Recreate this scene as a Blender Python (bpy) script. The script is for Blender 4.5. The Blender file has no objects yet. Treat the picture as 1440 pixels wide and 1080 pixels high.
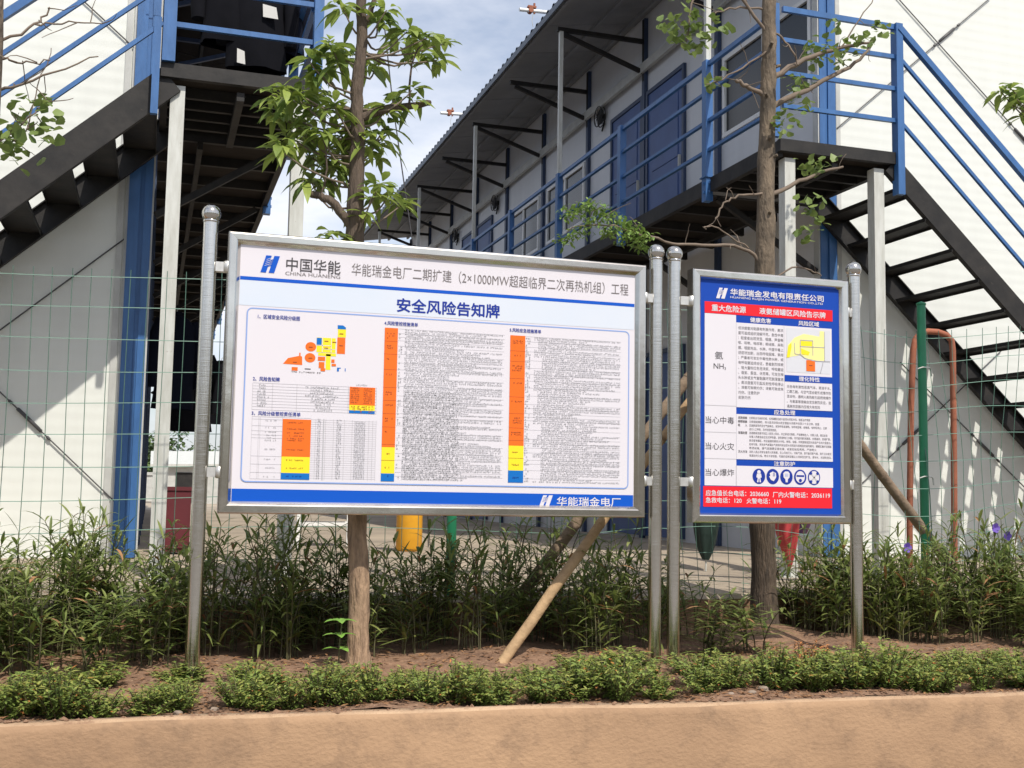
import bpy, bmesh, math, random
from mathutils import Vector, Matrix
R = math.radians
scene = bpy.context.scene
COL = scene.collection

# ---------------------------------------------------------------- camera, sky, sun, exposure
cam_d = bpy.data.cameras.new('camera')
cam = bpy.data.objects.new('camera', cam_d); COL.objects.link(cam)
cam_d.sensor_fit = 'HORIZONTAL'; cam_d.sensor_width = 36.0; cam_d.lens = 40.0
cam_d.clip_start = 0.05; cam_d.clip_end = 3000
def _unit(v): return v.normalized()
dY = _unit(Vector(((210-720)/1600., -(683-540)/1600., -1)))     # the alley's direction seen from the camera
dX = Vector(((5800-720)/1600., -(778-540)/1600., -1)); dX = _unit(dX - dX.dot(dY)*dY)
dZ = dX.cross(dY)
EYE = 1.40
cam.matrix_world = Matrix.Translation((0, 0, EYE)) @ Matrix((dX, dY, dZ)).to_4x4()
scene.camera = cam

SUN_DIR = Vector((0.242, -1.0, 1.345)).normalized()             # towards the sun
SUN_EL = math.asin(SUN_DIR.z); SUN_AZ = math.atan2(SUN_DIR.x, SUN_DIR.y)
world = bpy.data.worlds.new('World'); scene.world = world; world.use_nodes = True
wn, wl = world.node_tree.nodes, world.node_tree.links
wn.clear()
w_out = wn.new('ShaderNodeOutputWorld'); w_bg = wn.new('ShaderNodeBackground')
w_sky = wn.new('ShaderNodeTexSky'); w_sky.sky_type = 'NISHITA'; w_sky.sun_disc = False
w_sky.sun_elevation = SUN_EL; w_sky.sun_rotation = SUN_AZ
w_sky.air_density = 1.0; w_sky.dust_density = 2.0; w_sky.ozone_density = 1.0
w_tc = wn.new('ShaderNodeTexCoord'); w_map = wn.new('ShaderNodeMapping')
w_map.inputs['Scale'].default_value = (2.2, 2.2, 5.5); w_map.inputs['Location'].default_value = (0.4, 1.7, 0.2)
w_noise = wn.new('ShaderNodeTexNoise'); w_noise.inputs['Scale'].default_value = 1.6
w_noise.inputs['Detail'].default_value = 7; w_noise.inputs['Roughness'].default_value = 0.55
w_ramp = wn.new('ShaderNodeValToRGB'); w_ramp.color_ramp.elements[0].position = 0.30; w_ramp.color_ramp.elements[1].position = 0.62
w_mix = wn.new('ShaderNodeMix'); w_mix.data_type = 'RGBA'
w_mix.inputs[7].default_value = (6.2, 6.4, 7.0, 1)
wl.new(w_tc.outputs['Generated'], w_map.inputs['Vector']); wl.new(w_map.outputs['Vector'], w_noise.inputs['Vector'])
wl.new(w_noise.outputs['Fac'], w_ramp.inputs['Fac']); wl.new(w_ramp.outputs['Color'], w_mix.inputs[0])
wl.new(w_sky.outputs['Color'], w_mix.inputs[6]); wl.new(w_mix.outputs[2], w_bg.inputs['Color'])
w_bg.inputs['Strength'].default_value = 0.13
wl.new(w_bg.outputs['Background'], w_out.inputs['Surface'])

sun_d = bpy.data.lights.new('sun', 'SUN'); sun_d.energy = 3.5; sun_d.angle = R(0.53); sun_d.color = (1.0, 0.93, 0.82)
sun = bpy.data.objects.new('sun', sun_d); COL.objects.link(sun)
sun.rotation_euler = SUN_DIR.to_track_quat('Z', 'Y').to_euler(); sun.location = (5, -10, 20)

scene.view_settings.view_transform = 'Standard'; scene.view_settings.look = 'None'
scene.view_settings.exposure = 0.30; scene.view_settings.gamma = 1.0

# ---------------------------------------------------------------- materials
def mat(name, color, rough=0.6, metal=0.0, var=0.0, vscale=4.0, bump=0.0, bscale=30.0, stretch=(1, 1, 1), dark=None, spec=0.5, island=None, trans=0.0, coat=0.0, spots=None):
    """Principled material; var = how far a noise stains the colour towards `dark`; island = second colour picked per loose piece."""
    m = bpy.data.materials.new(name); m.use_nodes = True
    n, l = m.node_tree.nodes, m.node_tree.links
    b = n['Principled BSDF']
    b.inputs['Roughness'].default_value = rough; b.inputs['Metallic'].default_value = metal
    b.inputs['Specular IOR Level'].default_value = spec
    b.inputs['Coat Weight'].default_value = coat
    c4 = (*color, 1); b.inputs['Base Color'].default_value = c4
    tc = n.new('ShaderNodeTexCoord'); mp = n.new('ShaderNodeMapping'); mp.inputs['Scale'].default_value = stretch
    l.new(tc.outputs['Object'], mp.inputs['Vector'])
    cur = None
    if island is not None:
        g = n.new('ShaderNodeNewGeometry'); mx = n.new('ShaderNodeMix'); mx.data_type = 'RGBA'
        mx.inputs[6].default_value = c4; mx.inputs[7].default_value = (*island, 1)
        l.new(g.outputs['Random Per Island'], mx.inputs[0]); cur = mx.outputs[2]
    if var > 0:
        nz = n.new('ShaderNodeTexNoise'); nz.inputs['Scale'].default_value = vscale; nz.inputs['Detail'].default_value = 6
        nz.inputs['Roughness'].default_value = 0.62
        l.new(mp.outputs['Vector'], nz.inputs['Vector'])
        rp = n.new('ShaderNodeValToRGB'); rp.color_ramp.elements[0].position = 0.35; rp.color_ramp.elements[1].position = 0.72
        rp.color_ramp.elements[0].color = (0, 0, 0, 1); rp.color_ramp.elements[1].color = (var, var, var, 1)
        l.new(nz.outputs['Fac'], rp.inputs['Fac'])
        mx = n.new('ShaderNodeMix'); mx.data_type = 'RGBA'; mx.inputs[6].default_value = c4
        mx.inputs[7].default_value = (*(dark or tuple(x*0.5 for x in color)), 1)
        if cur: l.new(cur, mx.inputs[6])
        l.new(rp.outputs['Color'], mx.inputs[0]); cur = mx.outputs[2]
    if spots:                                   # second, finer layer of stains: (scale, low, high, colour)
        sc_, lo_, hi_, col_ = spots
        nz = n.new('ShaderNodeTexNoise'); nz.inputs['Scale'].default_value = sc_; nz.inputs['Detail'].default_value = 8; nz.inputs['Roughness'].default_value = 0.7
        l.new(tc.outputs['Object'], nz.inputs['Vector'])
        rp = n.new('ShaderNodeValToRGB'); rp.color_ramp.elements[0].position = lo_; rp.color_ramp.elements[1].position = hi_
        l.new(nz.outputs['Fac'], rp.inputs['Fac'])
        mx = n.new('ShaderNodeMix'); mx.data_type = 'RGBA'; mx.inputs[6].default_value = c4; mx.inputs[7].default_value = (*col_, 1)
        if cur: l.new(cur, mx.inputs[6])
        l.new(rp.outputs['Color'], mx.inputs[0]); cur = mx.outputs[2]
    if cur: l.new(cur, b.inputs['Base Color'])
    if bump > 0:
        nb = n.new('ShaderNodeTexNoise'); nb.inputs['Scale'].default_value = bscale; nb.inputs['Detail'].default_value = 5
        l.new(mp.outputs['Vector'], nb.inputs['Vector'])
        bp = n.new('ShaderNodeBump'); bp.inputs['Strength'].default_value = bump; bp.inputs['Distance'].default_value = 0.02
        l.new(nb.outputs['Fac'], bp.inputs['Height']); l.new(bp.outputs['Normal'], b.inputs['Normal'])
    if trans > 0:
        t = n.new('ShaderNodeBsdfTranslucent'); ms = n.new('ShaderNodeMixShader'); ms.inputs['Fac'].default_value = trans
        if cur: l.new(cur, t.inputs['Color'])
        else: t.inputs['Color'].default_value = c4
        out = n['Material Output']
        l.new(b.outputs[0], ms.inputs[1]); l.new(t.outputs[0], ms.inputs[2]); l.new(ms.outputs[0], out.inputs['Surface'])
    return m

def ribbed(name, color, pitch, strength, rough=0.5, dark=None):
    """sheet metal with fine horizontal ribs, a seam every metre and some rain streaks"""
    m = mat(name, color, rough, var=0.5, vscale=1.3, stretch=(3.0, 3.0, 0.5), dark=dark or tuple(x*0.86 for x in color))
    n, l = m.node_tree.nodes, m.node_tree.links
    tc = n.new('ShaderNodeTexCoord'); sp = n.new('ShaderNodeSeparateXYZ'); l.new(tc.outputs['Object'], sp.inputs[0])
    def math_(op, a, v=None):
        x = n.new('ShaderNodeMath'); x.operation = op; l.new(a, x.inputs[0])
        if v is not None: x.inputs[1].default_value = v
        return x.outputs[0]
    s = math_('SINE', math_('MULTIPLY', sp.outputs['Z'], 2*math.pi/pitch))
    f = math_('LESS_THAN', math_('FRACT', math_('MULTIPLY', sp.outputs['Z'], 1/0.95)), 0.012)
    h = n.new('ShaderNodeMath'); h.operation = 'MULTIPLY_ADD'; l.new(f, h.inputs[0]); h.inputs[1].default_value = -4.0; l.new(s, h.inputs[2])
    nz = n.new('ShaderNodeTexNoise'); nz.inputs['Scale'].default_value = 0.9; l.new(tc.outputs['Object'], nz.inputs['Vector'])
    h2 = n.new('ShaderNodeMath'); h2.operation = 'MULTIPLY_ADD'; l.new(nz.outputs['Fac'], h2.inputs[0]); h2.inputs[1].default_value = 9.0; l.new(h.outputs[0], h2.inputs[2])
    bp = n.new('ShaderNodeBump'); bp.inputs['Strength'].default_value = strength; bp.inputs['Distance'].default_value = 0.004
    l.new(h2.outputs[0], bp.inputs['Height']); l.new(bp.outputs['Normal'], n['Principled BSDF'].inputs['Normal'])
    return m

M = {}
M['road'] = mat('road', (0.22, 0.205, 0.19), 0.9, var=0.8, vscale=0.8, bump=0.25, bscale=60)
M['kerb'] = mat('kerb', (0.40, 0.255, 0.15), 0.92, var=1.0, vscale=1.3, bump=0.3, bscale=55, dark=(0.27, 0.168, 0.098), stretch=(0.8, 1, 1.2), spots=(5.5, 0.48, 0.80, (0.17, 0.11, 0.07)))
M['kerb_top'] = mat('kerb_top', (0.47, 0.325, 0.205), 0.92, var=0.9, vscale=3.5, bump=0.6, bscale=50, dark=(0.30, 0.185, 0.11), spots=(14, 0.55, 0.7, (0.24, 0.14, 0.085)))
M['soil'] = mat('soil', (0.27, 0.16, 0.098), 0.95, var=0.95, vscale=11, bump=1.0, bscale=30, dark=(0.12, 0.066, 0.042), spots=(45, 0.55, 0.68, (0.36, 0.235, 0.155)))
M['yard'] = mat('yard', (0.42, 0.35, 0.265), 0.9, var=0.9, vscale=0.9, bump=0.25, bscale=30, dark=(0.22, 0.185, 0.15))
M['gable'] = ribbed('gable_panel', (0.72, 0.745, 0.71), 0.095, 0.11)
M['wall'] = ribbed('wall_panel', (0.66, 0.68, 0.71), 0.095, 0.08)
M['trim'] = mat('trim', (0.55, 0.56, 0.54), 0.5, var=0.5, vscale=5)
M['blue'] = mat('blue_paint', (0.045, 0.145, 0.37), 0.42, var=0.7, vscale=5, bump=0.08, dark=(0.024, 0.08, 0.21), stretch=(2, 2, 0.5), spots=(26, 0.66, 0.74, (0.10, 0.115, 0.14)))
M['blue_dull'] = mat('blue_paint_dull', (0.035, 0.06, 0.125), 0.5, var=0.6, vscale=5, dark=(0.02, 0.035, 0.08), stretch=(2, 2, 0.5))
M['door_blue'] = mat('door_blue', (0.05, 0.105, 0.29), 0.5, var=0.5, vscale=3)
M['roof'] = mat('roof_sheet', (0.075, 0.10, 0.14), 0.5, var=0.5, vscale=2)
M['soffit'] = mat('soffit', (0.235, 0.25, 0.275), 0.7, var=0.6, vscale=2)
M['dark'] = mat('dark_steel', (0.015, 0.015, 0.016), 0.6, var=0.9, vscale=6, dark=(0.036, 0.033, 0.031), spec=0.3, bump=0.1, bscale=18, spots=(20, 0.64, 0.74, (0.06, 0.05, 0.044)))
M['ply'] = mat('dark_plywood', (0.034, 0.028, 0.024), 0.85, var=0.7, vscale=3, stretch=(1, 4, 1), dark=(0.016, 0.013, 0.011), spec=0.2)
M['galv'] = mat('galvanised', (0.58, 0.595, 0.57), 0.5, var=0.7, vscale=8, dark=(0.36, 0.36, 0.32), stretch=(3, 3, 0.5), spots=(30, 0.62, 0.75, (0.27, 0.22, 0.17)))
M['white'] = mat('white_frame', (0.80, 0.81, 0.80), 0.4, var=0.2)
M['glass'] = mat('window_glass', (0.02, 0.024, 0.028), 0.12, spec=0.25)
M['curtain'] = mat('curtain', (0.10, 0.11, 0.13), 0.8, var=0.6, vscale=6, stretch=(5, 5, .4))
M['steel'] = mat('stainless', (0.68, 0.66, 0.62), 0.14, metal=1.0, var=0.5, vscale=4, dark=(0.52, 0.495, 0.455), stretch=(1, 1, 0.25))
M['steel_ball'] = mat('stainless_ball', (0.60, 0.58, 0.55), 0.13, metal=1.0, var=0.5, vscale=9, dark=(0.4, 0.37, 0.33))
M['steel_frame'] = mat('stainless_frame', (0.72, 0.695, 0.65), 0.15, metal=1.0, var=0.75, vscale=1.8, dark=(0.42, 0.395, 0.355), stretch=(0.9, 1, 0.9), bump=0.14, bscale=3)
M['weld'] = mat('weld_bracket', (0.72, 0.71, 0.68), 0.38, metal=0.8, var=0.4, vscale=30)
M['green'] = mat('green_fence_post', (0.018, 0.21, 0.10), 0.4, var=0.4, vscale=6)
M['wire'] = mat('green_wire', (0.12, 0.24, 0.185), 0.5, var=0.4, vscale=20)
M['rust'] = mat('rusty_pipe', (0.32, 0.105, 0.055), 0.75, var=0.7, vscale=9, bump=0.2, dark=(0.20, 0.075, 0.045))
M['rod'] = mat('tie_rod', (0.06, 0.06, 0.065), 0.5)
M['bark'] = mat('bark', (0.42, 0.285, 0.185), 0.95, var=1.0, vscale=16, bump=1.0, bscale=34, stretch=(2.2, 2.2, 0.45), dark=(0.15, 0.10, 0.068))
M['bark_dark'] = mat('bark_dark', (0.135, 0.10, 0.075), 0.95, var=0.95, vscale=14, bump=1.0, bscale=30, stretch=(2.2, 2.2, 0.4), dark=(0.06, 0.046, 0.038))
M['bark_ginkgo'] = mat('bark_ginkgo', (0.20, 0.155, 0.11), 0.95, var=1.0, vscale=9, bump=1.0, bscale=24, stretch=(2, 2, 0.7), dark=(0.055, 0.045, 0.036))
M['bark_foot'] = mat('bark_foot', (0.125, 0.092, 0.066), 0.95, var=1.0, vscale=18, bump=1.0, bscale=40, stretch=(2.4, 2.4, 0.35), dark=(0.035, 0.028, 0.022))
M['twig'] = mat('twig', (0.20, 0.155, 0.12), 0.9, var=0.5, vscale=12)
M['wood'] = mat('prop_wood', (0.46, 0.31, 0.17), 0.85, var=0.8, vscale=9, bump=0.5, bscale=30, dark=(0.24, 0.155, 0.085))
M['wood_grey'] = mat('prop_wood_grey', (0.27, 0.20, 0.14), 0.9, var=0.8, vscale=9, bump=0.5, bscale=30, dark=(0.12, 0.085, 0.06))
M['leaf_broad'] = mat('broad_leaf', (0.10, 0.165, 0.04), 0.45, island=(0.34, 0.43, 0.09), trans=0.42)
M['leaf_ginkgo'] = mat('ginkgo_leaf', (0.13, 0.20, 0.05), 0.5, island=(0.24, 0.32, 0.09), trans=0.35)
M['leaf_fine'] = mat('fine_leaf', (0.14, 0.25, 0.05), 0.5, island=(0.24, 0.34, 0.08), trans=0.35)
M['leaf_strap'] = mat('strap_leaf', (0.11, 0.165, 0.04), 0.5, island=(0.27, 0.32, 0.095), trans=0.4)
M['leaf_strap_pale'] = mat('strap_leaf_pale', (0.22, 0.29, 0.07), 0.45, island=(0.30, 0.33, 0.12), trans=0.25)
M['stem'] = mat('plant_stem', (0.07, 0.062, 0.035), 0.8, island=(0.12, 0.115, 0.05))
M['leaf_shrub'] = mat('shrub_leaf', (0.135, 0.20, 0.045), 0.55, island=(0.28, 0.37, 0.085), trans=0.3)
M['leaf_shrub_tip'] = mat('shrub_tip_leaf', (0.27, 0.32, 0.065), 0.55, island=(0.36, 0.37, 0.10), trans=0.3)
M['leaf_dry'] = mat('dry_leaf', (0.40, 0.215, 0.095), 0.9, island=(0.22, 0.105, 0.05), trans=0.15)
M['leaf_orange'] = mat('dry_orange_leaf', (0.52, 0.20, 0.055), 0.8, island=(0.36, 0.15, 0.05), trans=0.2)
M['sprout'] = mat('sprout_leaf', (0.20, 0.42, 0.06), 0.45, island=(0.28, 0.50, 0.10), trans=0.35)
M['flower'] = mat('purple_flower', (0.16, 0.09, 0.46), 0.6, trans=0.2)
M['stone'] = mat('stone', (0.33, 0.26, 0.205), 0.95, var=0.8, vscale=30, bump=0.6, bscale=50)
M['cloth_dark'] = mat('dark_cloth', (0.006, 0.0065, 0.009), 0.95, var=0.5, vscale=8, dark=(0.011, 0.011, 0.015), spec=0.1)
M['cloth_navy'] = mat('navy_cloth', (0.007, 0.009, 0.018), 0.95, spec=0.1)
M['cloth_purple'] = mat('purple_cloth', (0.10, 0.05, 0.17), 0.9, var=0.8, vscale=12, dark=(0.26, 0.10, 0.16))
M['pale_cloth'] = mat('pale_cloth', (0.6, 0.6, 0.58), 0.9)
M['maroon'] = mat('maroon_cabinet', (0.11, 0.013, 0.02), 0.6, var=0.3)
M['red_cloth'] = mat('red_cloth', (0.52, 0.055, 0.06), 0.7, var=0.4, vscale=8)
M['green_cloth'] = mat('dark_green_cloth', (0.012, 0.032, 0.025), 0.8, var=0.6, vscale=8)
M['yellow'] = mat('yellow_paint', (0.72, 0.36, 0.02), 0.45, var=0.4, vscale=8, dark=(0.5, 0.2, 0.015))
M['black'] = mat('black', (0.012, 0.012, 0.012), 0.6)
M['hill'] = mat('hill', (0.05, 0.085, 0.03), 0.95, var=0.8, vscale=0.3)
M['unseen_ridge'] = mat('unseen_ridge', (0.125, 0.105, 0.075), 0.95, var=0.9, vscale=0.25, dark=(0.05, 0.06, 0.03))
M['crown_far'] = mat('far_foliage', (0.06, 0.11, 0.035), 0.6, island=(0.11, 0.17, 0.05), trans=0.2)
def brushed(m, scale, strength):
    n, l = m.node_tree.nodes, m.node_tree.links
    tc = n.new('ShaderNodeTexCoord'); mp = n.new('ShaderNodeMapping'); mp.inputs['Scale'].default_value = scale
    nz = n.new('ShaderNodeTexNoise'); nz.inputs['Scale'].default_value = 1.0; nz.inputs['Detail'].default_value = 2
    bp = n.new('ShaderNodeBump'); bp.inputs['Strength'].default_value = strength; bp.inputs['Distance'].default_value = 0.001
    l.new(tc.outputs['Object'], mp.inputs['Vector']); l.new(mp.outputs['Vector'], nz.inputs['Vector'])
    l.new(nz.outputs['Fac'], bp.inputs['Height']); l.new(bp.outputs['Normal'], n['Principled BSDF'].inputs['Normal'])
brushed(M['steel'], (6, 6, 420), 0.30)
# prints
M['p_white'] = mat('print_white', (0.665, 0.638, 0.69), 0.45, var=0.3, vscale=1.2, dark=(0.63, 0.645, 0.70), spec=0.35)
M['p_pale'] = mat('print_pale_blue', (0.58, 0.645, 0.745), 0.45, var=0.5, vscale=1.6, dark=(0.655, 0.675, 0.73), spec=0.3)
M['p_blue'] = mat('print_blue', (0.003, 0.085, 0.50), 0.5, spec=0.2)
M['p_blue2'] = mat('print_deep_blue', (0.006, 0.055, 0.37), 0.5, spec=0.2)
M['p_navy'] = mat('print_navy_text', (0.012, 0.035, 0.28), 0.5, spec=0.2)
M['p_line'] = mat('print_line_blue', (0.22, 0.34, 0.68), 0.4)
M['p_grey'] = mat('print_grey_text', (0.15, 0.13, 0.13), 0.5)
M['p_ink'] = mat('print_ink', (0.045, 0.04, 0.045), 0.5)
M['p_mid'] = mat('print_small_text', (0.43, 0.43, 0.46), 0.5)
M['p_text'] = mat('print_body_text', (0.15, 0.14, 0.15), 0.5)
M['p_rule'] = mat('print_rule', (0.48, 0.47, 0.50), 0.5)
M['p_orange'] = mat('print_orange', (0.78, 0.15, 0.018), 0.5, spec=0.2)
M['p_brown'] = mat('print_brown_text', (0.34, 0.08, 0.02), 0.5)
M['p_yellow'] = mat('print_yellow', (0.80, 0.68, 0.03), 0.5, spec=0.2)
M['p_ylw2'] = mat('print_pale_yellow', (0.84, 0.78, 0.30), 0.4)
M['p_sky'] = mat('print_sky_blue', (0.005, 0.14, 0.48), 0.5, spec=0.2)
M['p_red'] = mat('print_red', (0.74, 0.018, 0.030), 0.5, spec=0.2)
M['p_mapgrey'] = mat('print_map_grey', (0.60, 0.61, 0.66), 0.4)

# ---------------------------------------------------------------- mesh helpers
class MB:
    def __init__(s): s.v = []; s.f = []; s.m = []; s.s = []
    def add(s, vs, fs, mi=0, smooth=False):
        k = len(s.v); s.v += [tuple(v) for v in vs]
        for f in fs: s.f.append(tuple(i+k for i in f)); s.m.append(mi); s.s.append(smooth)
    def box(s, x0, x1, y0, y1, z0, z1, mi=0):
        s.add([(x0,y0,z0),(x1,y0,z0),(x1,y1,z0),(x0,y1,z0),(x0,y0,z1),(x1,y0,z1),(x1,y1,z1),(x0,y1,z1)],
              [(0,3,2,1),(4,5,6,7),(0,1,5,4),(1,2,6,5),(2,3,7,6),(3,0,4,7)], mi)
    def quad(s, a, b, c, d, mi=0): s.add([a,b,c,d], [(0,1,2,3)], mi)
    def bar(s, a, b, w, h, mi=0, up=(0,0,1)):
        """rectangular bar from a to b; w across, h along up"""
        a, b = Vector(a), Vector(b); d = (b-a).normalized(); u = Vector(up)
        sd = d.cross(u)
        if sd.length < 1e-4: sd = d.cross(Vector((0,1,0)))
        sd.normalize(); u = sd.cross(d)
        vs = []
        for p in (a, b):
            for i, j in ((-1,-1),(1,-1),(1,1),(-1,1)): vs.append(p + sd*(i*w/2) + u*(j*h/2))
        s.add(vs, [(0,1,2,3),(7,6,5,4),(0,4,5,1),(1,5,6,2),(2,6,7,3),(3,7,4,0)], mi)
    def tube(s, pts, rad, n=8, mi=0, smooth=True, cap=True):
        pts = [Vector(p) for p in pts]
        if not hasattr(rad, '__len__'): rad = [rad]*len(pts)
        vs = []; u = None
        for i, p in enumerate(pts):
            d = (pts[min(i+1, len(pts)-1)] - pts[max(i-1, 0)]).normalized()
            if u is None:
                u = d.cross(Vector((0.31, 0.77, 0.21)));  u.normalize()
            else:
                u = (u - d*u.dot(d)).normalized()
            w = d.cross(u)
            for k in range(n):
                a = 2*math.pi*k/n; vs.append(p + (u*math.cos(a) + w*math.sin(a))*rad[i])
        fs = []
        for i in range(len(pts)-1):
            for k in range(n):
                k2 = (k+1) % n; fs.append((i*n+k, i*n+k2, (i+1)*n+k2, (i+1)*n+k))
        s.add(vs, fs, mi, smooth)
        if cap:
            s.add(vs[:n], [tuple(range(n-1,-1,-1))], mi); s.add(vs[-n:], [tuple(range(n))], mi)
    def lathe(s, c, prof, n=20, mi=0, smooth=True):
        """profile of (radius, z) turned about the vertical through c"""
        c = Vector(c); vs = []; fs = []
        for r, z in prof:
            for k in range(n):
                a = 2*math.pi*k/n; vs.append(c + Vector((r*math.cos(a), r*math.sin(a), z)))
        for i in range(len(prof)-1):
            for k in range(n):
                k2 = (k+1) % n; fs.append((i*n+k, i*n+k2, (i+1)*n+k2, (i+1)*n+k))
        s.add(vs, fs, mi, smooth)
    def leaf(s, base, d, up, L, W, droop=0.3, mi=0, seg=3, prof=None, fold=0.15):
        base, d, up = Vector(base), Vector(d).normalized(), Vector(up)
        sd = d.cross(up)
        if sd.length < 1e-3: sd = d.cross(Vector((1, 0.2, 0)))
        sd.normalize(); nn = sd.cross(d)
        prof = prof or [0.05, 0.8, 0.85, 0.0] if seg == 3 else prof
        vs = []; fs = []
        for i in range(seg+1):
            t = i/seg
            p = base + d*(L*t) + Vector((0, 0, -1))*(droop*L*t*t)
            w = prof[i]*W/2
            vs += [p - sd*w + nn*(fold*w), p, p + sd*w + nn*(fold*w)]
        for i in range(seg):
            a = i*3; fs += [(a, a+1, a+4, a+3), (a+1, a+2, a+5, a+4)]
        s.add(vs, fs, mi)
    def build(s, name, mats, parent=None):
        me = bpy.data.meshes.new(name); me.from_pydata(s.v, [], s.f)
        if not isinstance(mats, (list, tuple)): mats = [mats]
        for m in mats: me.materials.append(M[m])
        me.polygons.foreach_set('material_index', s.m); me.polygons.foreach_set('use_smooth', s.s)
        me.update()
        o = bpy.data.objects.new(name, me); COL.objects.link(o)
        if parent: o.parent = parent
        return o

def empty(name, loc=(0,0,0)):
    o = bpy.data.objects.new(name, None); COL.objects.link(o); o.location = loc; o.empty_display_size = 0.2
    return o
def tag(o, label=None, cat=None, group=None, kind=None):
    if label: o['label'] = label
    if cat: o['category'] = cat
    if group: o['group'] = group
    if kind: o['kind'] = kind
    return o
def struct(o, kind='structure'): o['kind'] = kind; return o
def copy_tree(o, parent=None):
    c = o.copy(); COL.objects.link(c); c.parent = parent
    for ch in list(o.children): copy_tree(ch, c)
    return c
def smoothstep(t): t = max(0, min(1, t)); return t*t*(3-2*t)

# ---------------------------------------------------------------- ground
b = MB(); b.quad((-400,-400,0),(400,-400,0),(400,400,0),(-400,400,0)); struct(b.build('road', 'road'))
KX = Vector((1, -0.0639, 0)).normalized(); KN = Vector((0.0639, 1, 0)).normalized()
K0 = Vector((0, 4.805, 0)); KZ = 0.48
def kerb_line(x): return 4.805 - 0.0639*x
rng = random.Random(3)
b = MB(); N = 160
prof = [(0.0, 0.0), (0.0, KZ-0.035), (0.012, KZ-0.008), (0.03, KZ), (0.085, KZ-0.002), (0.10, KZ-0.10)]
vs = []
for i in range(N+1):
    x = -14 + 34*i/N
    wob = 0.006*math.sin(x*1.7) + 0.004*math.sin(x*4.3+1)
    for (n_, z) in prof:
        jz = rng.uniform(-.003, .003) if z > 0.3 else 0
        p = K0 + KX*x + KN*(n_ + wob + rng.uniform(-.0025, .0025)); vs.append((p.x, p.y, z + jz + 0.4*wob*(z > .1)))
fs = []; ms = []
P_ = len(prof)
for i in range(N):
    for k in range(P_-1):
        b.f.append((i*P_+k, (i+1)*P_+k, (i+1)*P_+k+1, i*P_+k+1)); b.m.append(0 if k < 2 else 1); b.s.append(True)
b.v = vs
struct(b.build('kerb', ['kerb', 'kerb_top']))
# planting bed: bumpy soil from the kerb to the yard's edge
LEDGE_Y = 6.98
def soil_z(x, y):
    t = (y - kerb_line(x) - 0.10)
    z = KZ - 0.02 + 0.04*smoothstep((t-0.75)/0.6) + 0.016*math.sin(x*3.1+y*2.3) + 0.012*math.sin(x*7.7-y*5.1)
    z += 0.06*math.exp(-((x-3.9)**2 + (y-6.7)**2)/0.18) + 0.03*math.exp(-((x-1.07)**2 + (y-6.0)**2)/0.06)
    return z
b = MB(); nx, ny = 420, 34; x0, x1 = -14, 20
for i in range(nx+1):
    x = x0 + (x1-x0)*i/nx
    for j in range(ny+1):
        ya = kerb_line(x) + 0.080; y = ya + (LEDGE_Y + 0.02 - ya)*j/ny
        b.v.append((x, y, soil_z(x, y) + rng.uniform(-.007, .007)))
for i in range(nx):
    for j in range(ny):
        b.f.append((i*(ny+1)+j, (i+1)*(ny+1)+j, (i+1)*(ny+1)+j+1, i*(ny+1)+j+1)); b.m.append(0); b.s.append(True)
struct(b.build('planting_bed', 'soil'))
# concrete yard behind the bed, a low step up from the soil
b = MB()
ypts = [(LEDGE_Y, 0.40), (LEDGE_Y, 0.705), (LEDGE_Y+0.03, 0.735), (8.95, 0.865), (70, 0.90)]
for i in range(len(ypts)-1):
    (ya, za), (yb, zb) = ypts[i], ypts[i+1]
    b.quad((-40,ya,za),(40,ya,za),(40,yb,zb),(-40,yb,zb), 1 if i == 0 else 0)  # step face darkened with the soil colour to imitate the boards' shade
struct(b.build('yard', ['yard', 'soil']))
def yard_z(y): return 0.735 + (0.865-0.735)*max(0, min(1, (y-7.01)/(8.95-7.01))) + max(0, y-8.95)*0.035/61.05
# far hill
b = MB(); vs = []
for i in range(61):
    x = -220 + 440*i/60
    h = 6 + 4*math.sin(i*0.5) + 3*math.sin(i*1.3+2)
    for j in range(7):
        t = j/6; b.v.append((x, 150 + 60*t, 0.5 + h*math.sin(t*math.pi*0.5)))
for i in range(60):
    for j in range(6):
        b.f.append((i*7+j, (i+1)*7+j, (i+1)*7+j+1, i*7+j+1)); b.m.append(0); b.s.append(True)
struct(b.build('hill', 'hill'))
# unseen ridge behind the viewer, added to darken reflections in the steel posts
b = MB()
for i in range(61):
    a = R(180 + 180*i/60); h = 13 + 3*math.sin(i*0.7) + 2*math.sin(i*1.9+1)
    for j in range(6):
        t = j/5; r_ = 62 + 40*t; b.v.append((r_*math.cos(a), r_*math.sin(a), h*math.sin(t*math.pi*0.5)))
for i in range(60):
    for j in range(5):
        b.f.append((i*6+j, i*6+j+1, (i+1)*6+j+1, (i+1)*6+j)); b.m.append(0); b.s.append(True)
struct(b.build('hill', 'unseen_ridge'))

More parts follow.
